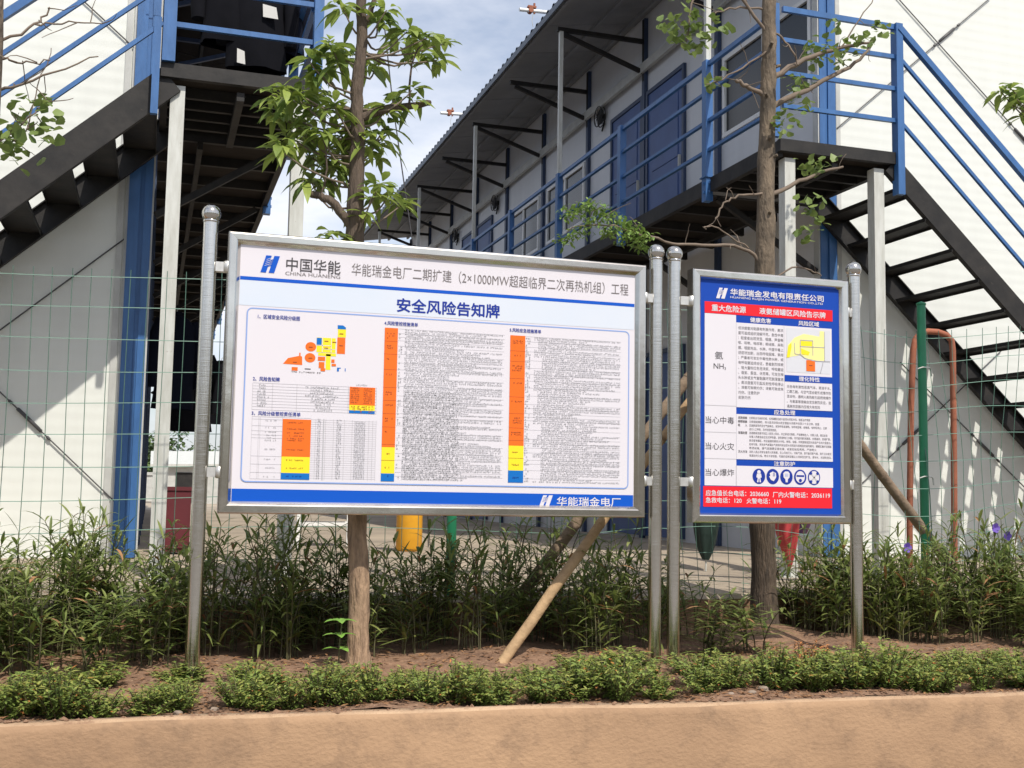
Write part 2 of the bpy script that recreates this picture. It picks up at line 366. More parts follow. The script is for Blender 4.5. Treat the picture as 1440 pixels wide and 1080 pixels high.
# ---------------------------------------------------------------- the two prefab buildings
GY = 8.95                     # gable plane
FZ = 4.20                     # upper floor level
BAY = 1.95
NB = 9
YEND = GY + BAY*NB
def gable(parent, x_in, x_out, s):
    """front wall: white sandwich panel with a low pitched top; s=+1 building lies to +x"""
    b = MB(); xm = (x_in+x_out)/2
    xa, xb = (x_in, x_out) if x_in < x_out else (x_out, x_in)
    pts = [(xa, 0.86), (xb, 0.86), (xb, 7.45), (xm, 8.35), (xa, 7.45)]
    b.add([(x, GY, z) for x, z in pts] + [(x, GY+0.08, z) for x, z in pts],
          [(0,1,2,3,4), (9,8,7,6,5)] + [(i, i+5, (i+1)%5+5, (i+1)%5) for i in range(5)])
    return b.build('gable_wall', 'gable', parent)
def rod(parent, a, c, tb=0.6):
    b = MB(); b.tube([a, c], 0.0055, 6)
    a, c = Vector(a), Vector(c); d = (c-a).normalized(); p = a + (c-a)*tb
    b.tube([p-d*0.12, p-d*0.115, p+d*0.115, p+d*0.12], [0.006, 0.014, 0.014, 0.006], 6)
    b.bar(p-d*0.10+Vector((0,0,.015)), p+d*0.10+Vector((0,0,.015)), .006, .006)
    b.tube([p-d*0.2, p-d*0.17], 0.012, 6); b.tube([p+d*0.17, p+d*0.2], 0.012, 6)
    return b.build('tie_rod', 'rod', parent)
def window(parent, xw, s, y0, y1, z0, z1):
    """sliding window on the long wall at x = xw whose outside faces -s"""
    o = -s; f = MB(); t = 0.045
    def bx(ya, yb, za, zb, d0, d1, m=f): m.box(min(xw+o*d0, xw+o*d1), max(xw+o*d0, xw+o*d1), ya, yb, za, zb)
    bx(y0, y1, z1-t, z1, -.03, .035); bx(y0, y1, z0, z0+t, -.03, .035)
    bx(y0, y0+t, z0+t, z1-t, -.03, .035); bx(y1-t, y1, z0+t, z1-t, -.03, .035)
    ym = (y0+y1)/2; bx(ym-.03, ym+.03, z0+t, z1-t, -.03, .03)
    for q in (y0+t, ym+.03): bx(q, q+.03, z0+t, z1-t, -.02, .018)
    w = f.build('window', 'white', parent)
    g = MB(); bx(y0+t+.03, ym-.03, z0+t, z1-t, .003, .008, g); bx(ym+.06, y1-t, z0+t, z1-t, .003, .008, g)
    g.build('pane', 'glass', w)
    return w
def door(parent, xw, s, y0, y1, z0, z1):
    o = -s; f = MB()
    def bx(m, ya, yb, za, zb, d0, d1, mi=0): m.box(min(xw+o*d0, xw+o*d1), max(xw+o*d0, xw+o*d1), ya, yb, za, zb, mi)
    bx(f, y0+.05, y1-.05, z0, z1-.05, .002, .022)
    for za, zb in ((z0+.2, z0+.95), (z0+1.15, z1-.2)): bx(f, y0+.17, y1-.17, za, zb, .022, .030)
    d = f.build('door', 'door_blue', parent)
    g = MB(); bx(g, y0, y0+.05, z0, z1, .002, .04); bx(g, y1-.05, y1, z0, z1, .002, .04); bx(g, y0+.05, y1-.05, z1-.05, z1, .002, .04)
    g.build('frame', 'blue_dull', d)
    h = MB(); bx(h, y0+.085, y0+.105, z0+1.0, z0+1.14, .03, .06); h.build('handle', 'galv', d)
    return d
def fan(parent, xw, s, y, z):
    o = -s; b = MB(); n = 16
    ring = [(xw + o*.10, y + .14*math.cos(2*math.pi*k/n), z + .14*math.sin(2*math.pi*k/n)) for k in range(n+1)]
    b.tube(ring, .008, 5); ring2 = [(xw + o*.05, p[1], p[2]) for p in ring]; b.tube(ring2, .008, 5)
    for k in range(8):
        a = 2*math.pi*k/8; b.tube([(xw+o*.115, y, z), (xw+o*.10, y+.14*math.cos(a), z+.14*math.sin(a))], .004, 4)
    for k in range(3):
        a = 2*math.pi*k/3+.3
        b.leaf((xw+o*.075, y, z), (0, math.cos(a), math.sin(a)), (1, .4, 0), .12, .12, 0, 0, 3, [.3, .9, 1, .6])
    b.box(min(xw, xw+o*.07), max(xw, xw+o*.07), y-.04, y+.04, z-.04, z+.04)
    b.tube([(xw, y, z-.05), (xw+o*.04, y, z-.2)], .012, 5)
    return b.build('wall_fan', 'dark', parent)

def make_building(s, xw, x_edge, x_out, label, rods):
    """s=+1: long wall faces -x (the right block); s=-1: long wall faces +x"""
    root = empty('prefab_building', (xw, GY, 0.86)); tag(root, label, 'building', 'two storey white and blue prefab site buildings')
    root_inv = Matrix.Translation((-xw, -GY, -0.86))
    kids = []
    K = kids.append
    o = -s
    def X(d): return xw + o*d                     # d metres out from the long wall
    def bx(m, d0, d1, ya, yb, za, zb, mi=0): m.box(min(X(d0), X(d1)), max(X(d0), X(d1)), ya, yb, za, zb, mi)
    K(gable(None, X(-.02), x_out, s))
    w = MB(); bx(w, -.08, -.0, GY+.08, YEND, .86, 7.6); K(w.build('long_wall', 'wall'))
    bk = MB(); bk.box(min(x_out, x_out-s*.08), max(x_out, x_out-s*.08), GY+.08, YEND, .86, 7.42); K(bk.build('rear_wall', 'wall'))
    en = MB(); en.box(min(x_out, X(-.08)), max(x_out, X(-.08)), YEND, YEND+.08, .86, 7.42); K(en.build('end_wall', 'wall'))
    # corner column: two blue C sections with pale edges, proud of the gable
    c = MB(); bx(c, -.135, -.055, GY-.05, GY-.003, .87, 7.42); bx(c, -.055, -.022, GY-.035, GY-.003, .87, 7.42); bx(c, -.022, .035, GY-.05, GY+.05, .87, 7.42)
    K(c.build('corner_column', 'blue'))
    t = MB(); bx(t, .035, .047, GY-.04, GY+.05, .87, 7.42); bx(t, -.155, -.135, GY-.02, GY-.003, .87, 7.42); bx(t, -.21, -.165, GY-.012, GY-.003, .87, 7.42); K(t.build('corner_trim', 'trim'))
    col = []
    for k in range(1, NB+1):
        y = GY + BAY*k; c = MB(); bx(c, .002, .05, y-.04, y+.04, .87, 7.42); K(c.build('wall_column', 'blue_dull'))
    bm = MB(); bx(bm, .052, .10, GY-.02, YEND, 6.70, 6.81); K(bm.build('wall_beam', 'trim'))
    # corridor floor
    fl = MB(); bx(fl, .052, abs(x_edge-xw)-.05, GY+.0, YEND, FZ-.05, FZ); K(fl.build('balcony_floor', 'ply'))
    eb = MB(); e = abs(x_edge-xw)
    bx(eb, e-.05, e, GY+.0, YEND, FZ-.13, FZ+.01)
    for k in range(NB*3+1):
        y = GY + BAY/3*k + .03; bx(eb, .052, e-.05, y, y+.045, FZ-.13, FZ-.052)
    bx(eb, .35, .39, GY+.03, YEND, FZ-.19, FZ-.132)
    K(eb.build('balcony_joists', 'dark'))
    # brackets under the corridor and under the roof, posts, rails
    for k in range(0, NB+1):
        br = MB(); y = GY + BAY*k
        br.bar((X(.06), y, FZ-.75), (X(e-.1), y, FZ-.16), .05, .05); K(br.build('floor_bracket', 'dark'))
    for k in range(0, NB+1):
        y = GY + BAY*k; q = MB()
        q.bar((X(.05), y+.0, 7.12), (X(e+.05), y, 7.12), .05, .05); q.bar((X(.06), y, 6.72), (X(e-.02), y, 7.07), .045, .05)
        q.bar((X(.03), y, 6.6), (X(.03), y, 7.4), .05, .05, up=(0,1,0))
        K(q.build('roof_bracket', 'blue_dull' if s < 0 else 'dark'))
        p = MB(); bx(p, e-.035, e+.035, y-.04, y+.04, FZ-.20, FZ+1.09)
        for zb in (FZ-.12, FZ-.04): p.lathe((X(e), y-.04, zb), [(.0, -.012), (.012, -.012), (.012, .012), (0, .012)], 6); bx(p, e+.035, e+.045, y-.012, y+.012, zb-.012, zb+.012)
        bx(p, e-.05, e+.05, y-.055, y+.055, FZ+.011, FZ+.021); K(p.build('railing_post', 'blue'))
        if k % 2 == 0:
            p = MB(); bx(p, e-.024, e+.024, y-.024, y+.024, FZ+1.09, 7.095); K(p.build('roof_post', 'galv'))
    for z, h in ((1.055, .04), (.80, .028), (.53, .028), (.26, .028)):
        r_ = MB(); bx(r_, e-.018, e+.018, GY-1.2, YEND, FZ+z-h/2, FZ+z+h/2); K(r_.build('railing', 'blue'))
    # roof: ribbed sheet with soffit, low pitch rising away from the eave
    de = e + .17; slope = .16; ridge = abs(x_out-xw)/2
    rf = MB(); y = GY-.42; prof = []
    while y < YEND+.3:
        prof += [(y, 0), (y+.11, 0), (y+.135, .03), (y+.185, .03)]; y += .21
    def rz(d): return 7.33 + slope*(de-d)
    for lay in (0, -.006):
        for d0, d1 in ((de, -ridge),):
            n = len(prof)
            vs = [(X(d0), y_, rz(d0)+z_+lay) for y_, z_ in prof] + [(X(d1), y_, rz(d1)+z_+lay) for y_, z_ in prof]
            rf.add(vs, [(i, i+1, n+i+1, n+i) for i in range(n-1)])
            x2 = X(-2*ridge-.3)
            vs = [(X(d1), y_, rz(d1)+z_+lay) for y_, z_ in prof] + [(x2, y_, rz(d1)-slope*(ridge+.3)+z_+lay) for y_, z_ in prof]
            rf.add(vs, [(i, i+1, n+i+1, n+i) for i in range(n-1)])
    K(rf.build('roof', 'roof'))
    fa = MB()
    fa.bar((X(de-.004), GY-.42, rz(de)-.05), (X(de-.004), YEND+.3, rz(de)-.05), .02, .075)
    K(fa.build('eave_fascia', 'roof'))
    so = MB(); za, zb = rz(de)-.06, rz(.0)-.06
    so.add([(X(de-.02), GY-.40, za), (X(0), GY-.40, zb), (X(0), YEND, zb), (X(de-.02), YEND, za),
            (X(de-.02), GY-.40, za+.03), (X(0), GY-.40, zb+.03), (X(0), YEND, zb+.03), (X(de-.02), YEND, za+.03)],
           [(0,1,2,3),(7,6,5,4),(0,4,5,1),(1,5,6,2),(2,6,7,3),(3,7,4,0)])
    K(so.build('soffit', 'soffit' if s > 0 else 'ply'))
    pu = MB()
    for d in (de-.06, e*.5, .12):
        pu.bar((X(d), GY-.38, rz(d)-.083), (X(d), YEND, rz(d)-.083), .04, .045)
    for k in range(NB*2):
        y = GY + BAY/2*k + .3; pu.bar((X(de-.04), y, rz(de-.04)-.063), (X(.02), y, rz(.02)-.063), .012, .006)
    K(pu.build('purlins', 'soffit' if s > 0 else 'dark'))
    for rd in rods: K(rod(None, *rd))
    # openings
    if s > 0:
        for zf in (FZ, .88):
            for (ya, yb) in ((9.05, 10.78), (14.95, 16.55), (16.95, 18.55), (22.8, 24.4)):
                K(window(None, xw-.001, s, ya, yb, zf+1.05, zf+1.94))
            for (ya, yb) in ((11.72, 12.79), (12.91, 13.95), (19.6, 20.6), (20.72, 21.7)):
                K(door(None, xw, s, ya, yb, zf+.02, zf+2.24))
        for y in (14.25, 19.3, 22.1): K(fan(None, xw, s, y, 6.58))
        sk = MB(); bx(sk, .002, .03, GY+.05, YEND, FZ+.0, FZ+.12); K(sk.build('skirting', 'dark'))
    else:
        for (ya, yb) in ((9.1, 10.7), (14.95, 16.5)): K(window(None, xw+.001, s, ya, yb, FZ+1.05, FZ+1.94))
        for (ya, yb) in ((11.75, 12.75), (12.95, 13.9)): K(door(None, xw, s, ya, yb, FZ+.02, FZ+2.24))
    for k in kids:
        k.parent = root; k.matrix_parent_inverse = root_inv
    return root
RX, RE = 5.78, 4.62
LX, LE = -.11, .95
make_building(1, RX, RE, RX+9.0, 'white prefab block with blue trim and stairs on the right of the alley',
    [((6.63, 8.935, 6.19), (8.62, 8.935, 4.50), .72), ((7.72, 8.93, 6.35), (5.95, 8.93, 4.82), .3), ((6.15, 8.935, 1.51), (7.75, 8.935, 2.83), .35), ((6.60, 8.93, 2.66), (8.3, 8.93, 1.26), .55)])
make_building(-1, LX, LE, LX-9.0, 'white prefab block on the left of the alley with dark clothes hung upstairs',
    [((-2.0, 8.935, 1.68), (-.25, 8.935, 3.26), .25), ((-1.6, 8.93, 2.57), (-.24, 8.93, 1.28), .55), ((-1.9, 8.935, 6.10), (-.25, 8.935, 4.73), .4)])

# ---------------------------------------------------------------- outside staircases
LY = 7.71
SL = .915
def make_stair(s, xl, xr, label):
    """landing between xl and xr; flight runs down towards s*x along the gable"""
    xe = xr if s > 0 else xl
    root = empty('steel_staircase', (xe, LY, .8)); tag(root, label, 'staircase', 'outside steel staircases on the gable ends')
    inv = Matrix.Translation((-xe, -LY, -.8)); kids = []; K = kids.append
    # landing
    p = MB(); p.box(xl+.05, xr-.05, LY+.05, GY-.06, FZ-.045, FZ-.002); K(p.build('landing_floor', 'ply'))
    f = MB(); f.box(xl, xr, LY, LY+.05, FZ-.085, FZ+.012); f.box(xl, xl+.05, LY+.05, GY-.06, FZ-.12, FZ+.006); f.box(xr-.05, xr, LY+.05, GY-.06, FZ-.12, FZ+.006)
    for k in range(1, 5):
        y = LY + .05 + k*.235; f.box(xl+.05, xr-.05, y, y+.04, FZ-.12, FZ-.048)
    f.box(xl+.5, xl+.55, LY+.05, GY-.06, FZ-.18, FZ-.122)
    K(f.build('landing_frame', 'dark'))
    # flight
    n = 14; rise = .235; run = rise/SL
    L = 3.62
    for yc, nm in ((LY+.03, 'outer'), (GY-.075, 'inner')):
        q = MB()
        a0 = (xe, yc, FZ-.02); a1 = (xe + s*L, yc, FZ-.02-SL*L)
        th = (.165 if s > 0 else .195) if nm == 'outer' else .20
        d = Vector((s, 0, -SL)).normalized(); up = Vector((s*SL, 0, 1)).normalized()
        A = Vector(a0) - up*th/2 + d*0.0; B = Vector(a1) - up*th/2
        q.bar(A, B, .008, th, up=up)
        sgn = -1 if nm == 'outer' else 1
        for k_ in (-1, 1):
            q.bar(A + up*(k_*(th/2-.004)) + Vector((0, -sgn*.025, 0)), B + up*(k_*(th/2-.004)) + Vector((0, -sgn*.025, 0)), .045, .008, up=up)
        K(q.build('stringer', 'dark'))
    for k in range(1, n):
        x = xe + s*(run*(k-1)); z = FZ - rise*k - .025
        t = MB(); xa, xb = sorted((x+s*.012, x+s*(run-.012)))
        t.box(xa, xb, LY+.036, GY-.082, z-.012, z)
        t.box(xa, xa+.006, LY+.036, GY-.082, z-.032, z-.0125); t.box(xb-.006, xb, LY+.036, GY-.082, z-.032, z-.0125)
        K(t.build('tread', 'dark'))
    # rails along the flight
    h = MB()
    for off, w in ((1.085, .045), (.83, .025), (.56, .025), (.29, .025)):
        h.bar((xe, LY-.015, FZ+off-.02), (xe+s*L, LY-.015, FZ+off-.02-SL*L), w, w*1.1)
    for xo in (1.75, 3.5):
        h.box(xe+s*xo-.03, xe+s*xo+.03, LY-.045, LY-.005, FZ-SL*xo-.25, FZ-SL*xo+1.08)
    K(h.build('handrail', 'blue'))
    # rails round the landing
    r_ = MB()
    for off, w in ((1.075, .045), (.82, .035), (.55, .035), (.28, .035)):
        r_.box(xl+.03, xr-.03, LY-.005, LY+.025, FZ+off-w/2, FZ+off+w/2)
        for yy in (LY+.3,): pass
    K(r_.build('landing_rail', 'blue'))
    for x in (xl, xr):
        q = MB(); w = .032; lo = FZ-.34 if x == xe else FZ-.05; xc = x
        if s < 0 and x == xe: lo, xc, w = FZ+.014, x+.045, .042
        if s > 0 and x != xe: lo, xc, w = FZ+.014, x-.045, .025
        q.box(xc-w, xc+w, LY-.03, LY+.012, lo, FZ+1.10); q.box(xc-w, xc-w+.006, LY+.012, LY+.05, lo, FZ+1.10)
        if s < 0 and x == xe: q.box(x-.055, x-.008, LY-.045, LY-.003, FZ-.36, FZ+.30)
        K(q.build('rail_post', 'blue'))
    # support posts
    for x in (xl+.115, xr-.16 if s > 0 else xr-.10):
        q = MB(); q.box(x-.047, x+.047, LY+.052, LY+.145, yard_z(LY)-.0, FZ-.122); q.box(x-.1, x+.1, LY+.01, LY+.19, yard_z(LY)-.02, yard_z(LY)+.012)
        K(q.build('support_post', 'galv'))
    for k in kids: k.parent = root; k.matrix_parent_inverse = inv
    return root
make_stair(1, RE, 5.72, 'dark steel outside stairs with blue handrails going down to the right')
make_stair(-1, -.05, .98, 'dark steel outside stairs with blue handrails going down to the left')

# ---------------------------------------------------------------- wire fence
def make_fence():
    root = empty('wire_fence', (2, LEDGE_Y+.1, .73)); tag(root, 'green welded wire mesh fence with round green posts behind the notice boards', 'fence')
    inv = Matrix.Translation((-2, -(LEDGE_Y+.1), -.73)); y0 = LEDGE_Y+.07
    rg = random.Random(11)
    kids = []
    px = [-5.3, -1.75, 1.84, 5.40, 8.95]
    for x in px:
        q = MB(); q.tube([(x, y0, .6), (x, y0, 2.83)], .032, 14); q.lathe((x, y0, 2.83), [(.032, 0), (.036, .002), (.036, .015), (.0, .03)], 14)
        kids.append(q.build('post', 'green'))
        if x > 0:
            w = MB()
            for zz in (1.55, 2.35): w.tube([(x-.06, y0-.03, zz), (x-.03, y0-.045, zz+.012), (x+.03, y0-.045, zz+.012), (x+.055, y0-.03, zz), (x+.06, y0-.03, zz-.05)], .005, 5)
            kids.append(w.build('wire_clip', 'galv'))
    def zt(x): return 2.635 + (.03*math.sin(x*1.3) if x < 2.6 else .05*math.sin(x*2.1+.4))
    def yo(x, z): return y0 + (.012*math.sin(x*2.2+z*1.7) if x < 2.6 else .045*math.sin(x*2.7+z*2.1) + .03*math.sin(x*5.1-z*3.0))
    for a, c in zip(px[:-1], px[1:]):
        w = MB()
        nv = int(round((c-a)/.107)); xs = [a + (c-a)*i/nv for i in range(nv+1)]
        for x in xs:
            xx = x + rg.uniform(-.004, .004)
            pts = [(xx + (.012*math.sin(z*4+x*9) if x > 3.2 else .004*math.sin(z*3+x*5)), yo(x, z), z) for z in [.70 + (zt(x)+.045-.70)*i/8 for i in range(9)]]
            w.tube(pts, .0026, 3, 0, False, False)
        for k in range(11):
            pts = []
            for i in range(25):
                x = a + (c-a)*i/24; z = zt(x) - k*.187 + (.014*math.sin(x*3+k) if x > 3.2 else .005*math.sin(x*2+k*1.7))
                pts.append((x, yo(x, z)-.004, z))
            w.tube(pts, .0026, 3, 0, False, False)
        kids.append(w.build('wire_mesh', 'wire'))
    for k in kids: k.parent = root; k.matrix_parent_inverse = inv
make_fence()

# ---------------------------------------------------------------- notice boards
BY = 5.765                      # printed face
class Sheet:
    """flat shapes on a printed panel, in metres right (s) and down (t) from the panel's top left corner"""
    def __init__(q, x0, zt): q.x0, q.zt = x0, zt; q.layers = {}
    def mb(q, part): return q.layers.setdefault(part, (MB(), []))
    def _mi(q, part, m):
        b, ms = q.mb(part)
        if m not in ms: ms.append(m)
        return b, ms.index(m)
    def P(q, s, t, lay): return (q.x0+s, BY-.001*lay, q.zt-t)
    def poly(q, part, m, pts, lay=1):
        b, mi = q._mi(part, m)
        a = sum(pts[i][0]*pts[(i+1) % len(pts)][1]-pts[(i+1) % len(pts)][0]*pts[i][1] for i in range(len(pts)))
        if a > 0: pts = pts[::-1]
        b.add([q.P(s, t, lay) for s, t in pts], [tuple(range(len(pts)))], mi)
    def rect(q, part, m, s0, t0, s1, t1, lay=1): q.poly(part, m, [(s0,t0),(s1,t0),(s1,t1),(s0,t1)], lay)
    def disc(q, part, m, s, t, r, lay=1, n=24, ry=None):
        q.poly(part, m, [(s+r*math.cos(2*math.pi*k/n), t+(ry or r)*math.sin(2*math.pi*k/n)) for k in range(n)], lay)
    def line(q, part, m, pts, w, lay=1):
        for (a, c) in zip(pts[:-1], pts[1:]):
            d = Vector((c[0]-a[0], c[1]-a[1])); L = d.length
            if L < 1e-6: continue
            d /= L; nx, ny = -d.y*w/2, d.x*w/2
            q.poly(part, m, [(a[0]+nx, a[1]+ny), (c[0]+nx, c[1]+ny), (c[0]-nx, c[1]-ny), (a[0]-nx, a[1]-ny)], lay)
    def text(q, part, m, body, s0, t0, s1, t1, lay=2, bold=0.0):
        cu = bpy.data.curves.new('lettering', 'FONT'); cu.body = body; cu.offset = min(bold, 0); cu.resolution_u = 3
        o = bpy.data.objects.new('lettering', cu); COL.objects.link(o)
        dg = bpy.context.evaluated_depsgraph_get(); me = o.evaluated_get(dg).to_mesh()
        vs = [v.co.copy() for v in me.vertices]; fs = [tuple(p.vertices) for p in me.polygons]
        o.evaluated_get(dg).to_mesh_clear(); bpy.data.objects.remove(o); bpy.data.curves.remove(cu)
        if not vs: return
        xa, xb = min(v.x for v in vs), max(v.x for v in vs); ya, yb = min(v.y for v in vs), max(v.y for v in vs)
        b, mi = q._mi(part, m)
        w = max(bold, 0)*(t1-t0)*1.25
        for i, (dx, dy) in enumerate(((0, 0),) if w == 0 else ((0, 0), (-w, 0), (w, 0), (0, w), (0, -w), (.7*w, .7*w), (-.7*w, -.7*w))):
            b.add([q.P(s0+dx+(v.x-xa)/(xb-xa)*(s1-s0), t1+dy-(v.y-ya)/(yb-ya)*(t1-t0), lay+.06*i) for v in vs], fs, mi)
    def micro(q, part, m, s0, t0, s1, t1, lh, cw, rg, lay=2, fill=.9, ragged=.3, indent=0.0):
        """rows of type too small to read: each character a few strokes"""
        b, mi = q._mi(part, m); t = t0; left = s0; hold = 0
        while t + lh*.8 < t1:
            if hold <= 0:
                hold = rg.randint(1, 7); left = s0 + (indent*(s1-s0)*rg.choice((0, .0, .5, 1)) if indent else 0)
            hold -= 1
            end = s1 if rg.random() > ragged else s0 + (s1-s0)*rg.uniform(.45, .97)
            s = left
            while s + cw < end:
                if rg.random() < fill:
                    h = lh*.78; w = cw*.86
                    for k in range(rg.randint(2, 3)):
                        if rg.random() < .5:
                            a = t + h*rg.uniform(0, .8); pts = [(s, a), (s+w, a), (s+w, a+h*.17), (s, a+h*.17)]
                        else:
                            a = s + w*rg.uniform(0, .75); pts = [(a, t), (a+w*.2, t), (a+w*.2, t+h), (a, t+h)]
                        b.add([q.P(x, y, lay) for x, y in pts[::-1]], [(0,1,2,3)], mi)
                s += cw
            t += lh
    def build(q, parent):
        for part, (b, ms) in q.layers.items(): b.build(part.split('#')[0], ms, parent)

def logo(q, part, m, s0, t0, s1, t1, m_bg, lay=2):
    """two slanted bars joined by three thin slanted strokes"""
    w = s1-s0; h = t1-t0; k = .28*w
    def sl(x, y): return (s0 + x*w + k*(1-y) - .0*w, t0 + y*h)
    q.poly(part, m, [sl(0,0), sl(.30,0), sl(.30,1), sl(0,1)], lay)
    q.poly(part, m, [sl(.44,0), sl(.74,0), sl(.74,1), sl(.44,1)], lay)
    for i in range(4):
        y = .26 + .11*i; q.poly(part, m, [sl(.29,y), sl(.45,y-.06), sl(.45,y-.0), sl(.29,y+.06)], lay)
        y = .18 + .12*i; q.poly(part, m_bg, [sl(.10,y+.05), sl(.32,y-.05), sl(.32,y-.025), sl(.10,y+.075)], lay+1)

def board_body(root_name, label, x0, x1, z0, z1, posts, panel_m, wf):
    """stainless frame, printed panel and its two ball-topped posts"""
    root = empty(root_name, ((posts[0]+posts[1])/2, BY+.02, KZ)); tag(root, label, 'notice board', 'stainless steel notice boards on two posts')
    inv = Matrix.Translation((-(posts[0]+posts[1])/2, -(BY+.02), -KZ)); kids = []; K = kids.append
    prof = [(0, .055), (0, -.016), (.005, -.024), (.012, -.026), (.039, -.025), (.045, -.021), (wf-.003, -.003), (wf, .006)]   # (inset, depth from printed face)
    b = MB(); lv = []
    for ins, dep in prof:
        for x, z in ((x0+ins, z0+ins), (x1-ins, z0+ins), (x1-ins, z1-ins), (x0+ins, z1-ins)): lv.append((x, BY+dep, z))
    fs = [(i*4+k, i*4+(k+1) % 4, (i+1)*4+(k+1) % 4, (i+1)*4+k) for i in range(len(prof)-1) for k in range(4)]
    b.add(lv, fs); b.add([lv[0], lv[1], lv[2], lv[3]], [(3,2,1,0)])
    K(b.build('frame', 'steel_frame'))
    p = MB(); p.box(x0+wf-.006, x1-wf+.006, BY, BY+.03, z0+wf-.006, z1-wf+.006); panel = p.build('panel', panel_m); K(panel)
    for px in posts:
        q = MB(); q.tube([(px, BY+.02, .40), (px, BY+.02, 1.2), (px, BY+.02, 2.0), (px, BY+.02, 2.722)], .036, 28); po = q.build('post', 'steel'); K(po)
        q = MB(); pr = [(.0, -.047)] + [(.047*math.sin(math.pi*k/14), -.047*math.cos(math.pi*k/14)) for k in range(1, 14)] + [(0, .047)]
        q.lathe((px, BY+.02, 2.758), pr, 28); q.lathe((px, BY+.02, 2.712), [(.036, 0), (.039, .004), (.039, .012), (.03, .018)], 24)
        q.build('ball_finial', 'steel_ball', po)
    for px, fx in ((posts[0]+.03, x0), (posts[1]-.03, x1)):
        for z in (1.472, 2.492):
            q = MB(); a, c = sorted((px, fx)); q.box(a, c, BY-.002, BY+.04, z-.024, z+.024)
            a, c = sorted((fx, fx + (.012 if fx == x0 else -.012)))
            q.lathe((fx, BY-.0, z), [(.0, -.03), (.012, -.03), (.02, -.026), (.02, .026), (.012, .03), (0, .03)], 10)
            K(q.build('bracket', 'weld'))
    for k in kids:
        if k.parent is None: k.parent = root; k.matrix_parent_inverse = inv
    return root, panel

rg = random.Random(5)
# ---- the large board
_, panel = board_body('notice_board', 'large wide stainless framed board with white safety risk tables', .323, 2.589, 1.271, 2.672, (.235, 2.668), 'p_white', .063)
q = Sheet(.386, 2.611)
W = 2.14
logo(q, 'header_emblem', 'p_blue', .098, .045, .190, .133, 'p_white')
q.text('header_lettering', 'p_ink', '中国华能', .225, .047, .500, .116, 2, .004)
q.text('header_lettering#2', 'p_grey', 'CHINA HUANENG', .222, .120, .500, .138, 2, -.004)
q.text('header_lettering#3', 'p_grey', '华能瑞金电厂二期扩建（2×1000MW超超临界二次再热机组）工程', .558, .050, 2.103, .116, 2, -.004)
q.rect('header_stripe', 'p_blue', 0.0, .159, W+.0, .177, 1)
q.rect('title_band', 'p_pale', 0.0, .178, W, .305, 1)
q.text('title_lettering', 'p_navy', '安全风险告知牌', .800, .217, 1.357, .289, 2, .022)
# rounded rule box
def rrect(s0, t0, s1, t1, r, n=6):
    pts = []
    for cx_, cy_, a0 in ((s1-r, t0+r, -90), (s1-r, t1-r, 0), (s0+r, t1-r, 90), (s0+r, t0+r, 180)):
        for k in range(n+1):
            a = R(a0 + 90*k/n); pts.append((cx_+r*math.cos(a), cy_+r*math.sin(a)))
    return pts + [pts[0]]
bxp = rrect(.042, .318, 2.108, 1.182, .025)
q.poly('table_box', 'p_white', bxp[:-1], 2); q.line('table_box', 'p_line', bxp, .006, 3)
q.text('table_heading#1', 'p_navy', '1、区域安全风险分级图', .094, .346, .302, .368, 4, .012)
q.text('table_heading#2', 'p_navy', '2、风险告知牌', .082, .660, .213, .682, 4, .012)
q.text('table_heading#3', 'p_navy', '3、风险分级管控责任清单', .082, .832, .322, .853, 4, .012)
q.text('table_heading#4', 'p_navy', '4.风险管控措施清单', .736, .341, .913, .362, 4, .012)
q.text('table_heading#5', 'p_navy', '5.风险应急措施清单', 1.416, .337, 1.593, .358, 4, .012)
# risk map
rm = 'risk_map'
q.poly('map_area#19', 'p_sky', [(.495,.378), (.522,.378), (.537,.388), (.537,.398), (.495,.398)], 3)
q.rect('map_area#20', 'p_yellow', .497, .399, .538, .440, 3); q.rect('map_area#21', 'p_orange', .495, .442, .536, .525, 3)
q.rect('map_area#22', 'p_yellow', .391, .447, .487, .522, 3); q.rect('map_area#23', 'p_sky', .391, .449, .416, .484, 4)
for x in (.42, .465): q.line(rm, 'p_white', [(x, .447), (x, .522)], .003, 4)
q.line(rm, 'p_white', [(.391, .487), (.465, .487)], .003, 4); q.line(rm, 'p_white', [(.42, .505), (.487, .505)], .002, 4)
q.disc('map_area#24', 'p_orange', .362, .497, .027, 3, 24, .024); q.disc('map_area#25', 'p_orange', .360, .553, .027, 3, 24, .024)
q.poly('map_area#26', 'p_orange', [(.226,.590), (.250,.560), (.305,.546), (.305,.530), (.312,.530), (.312,.546), (.320,.549), (.322,.592)], 3)
q.rect('map_area#27', 'p_orange', .270, .604, .300, .622, 3)
q.rect('map_area#28', 'p_yellow', .440, .530, .464, .610, 3)
for (a, c, d, e) in ((.40,.545,.436,.565), (.405,.572,.433,.602), (.468,.556,.484,.572), (.470,.578,.492,.590), (.415,.603,.438,.618)): q.rect('map_area#%s' % a, 'p_orange', a, c, d, e, 4)
q.rect('map_area#30', 'p_yellow', .40, .525, .49, .54, 3); q.rect(rm, 'p_ink', .335, .608, .365, .613, 3)
q.rect('map_area#31', 'p_sky', .498, .596, .508, .616, 3); q.rect('map_area#32', 'p_sky', .508, .596, .517, .601, 3); q.rect('map_area#33', 'p_sky', .538, .598, .542, .614, 3)
q.micro(rm, 'p_grey', .268, .624, .516, .638, .010, .010, rg, 4, .75)
for (x, y) in ((.275, .577), (.352, .496), (.352, .552), (.505, .48), (.505, .42), (.43, .462), (.47, .465), (.43, .497)): q.rect(rm, 'p_brown', x, y, x+.02, y+.004, 5)
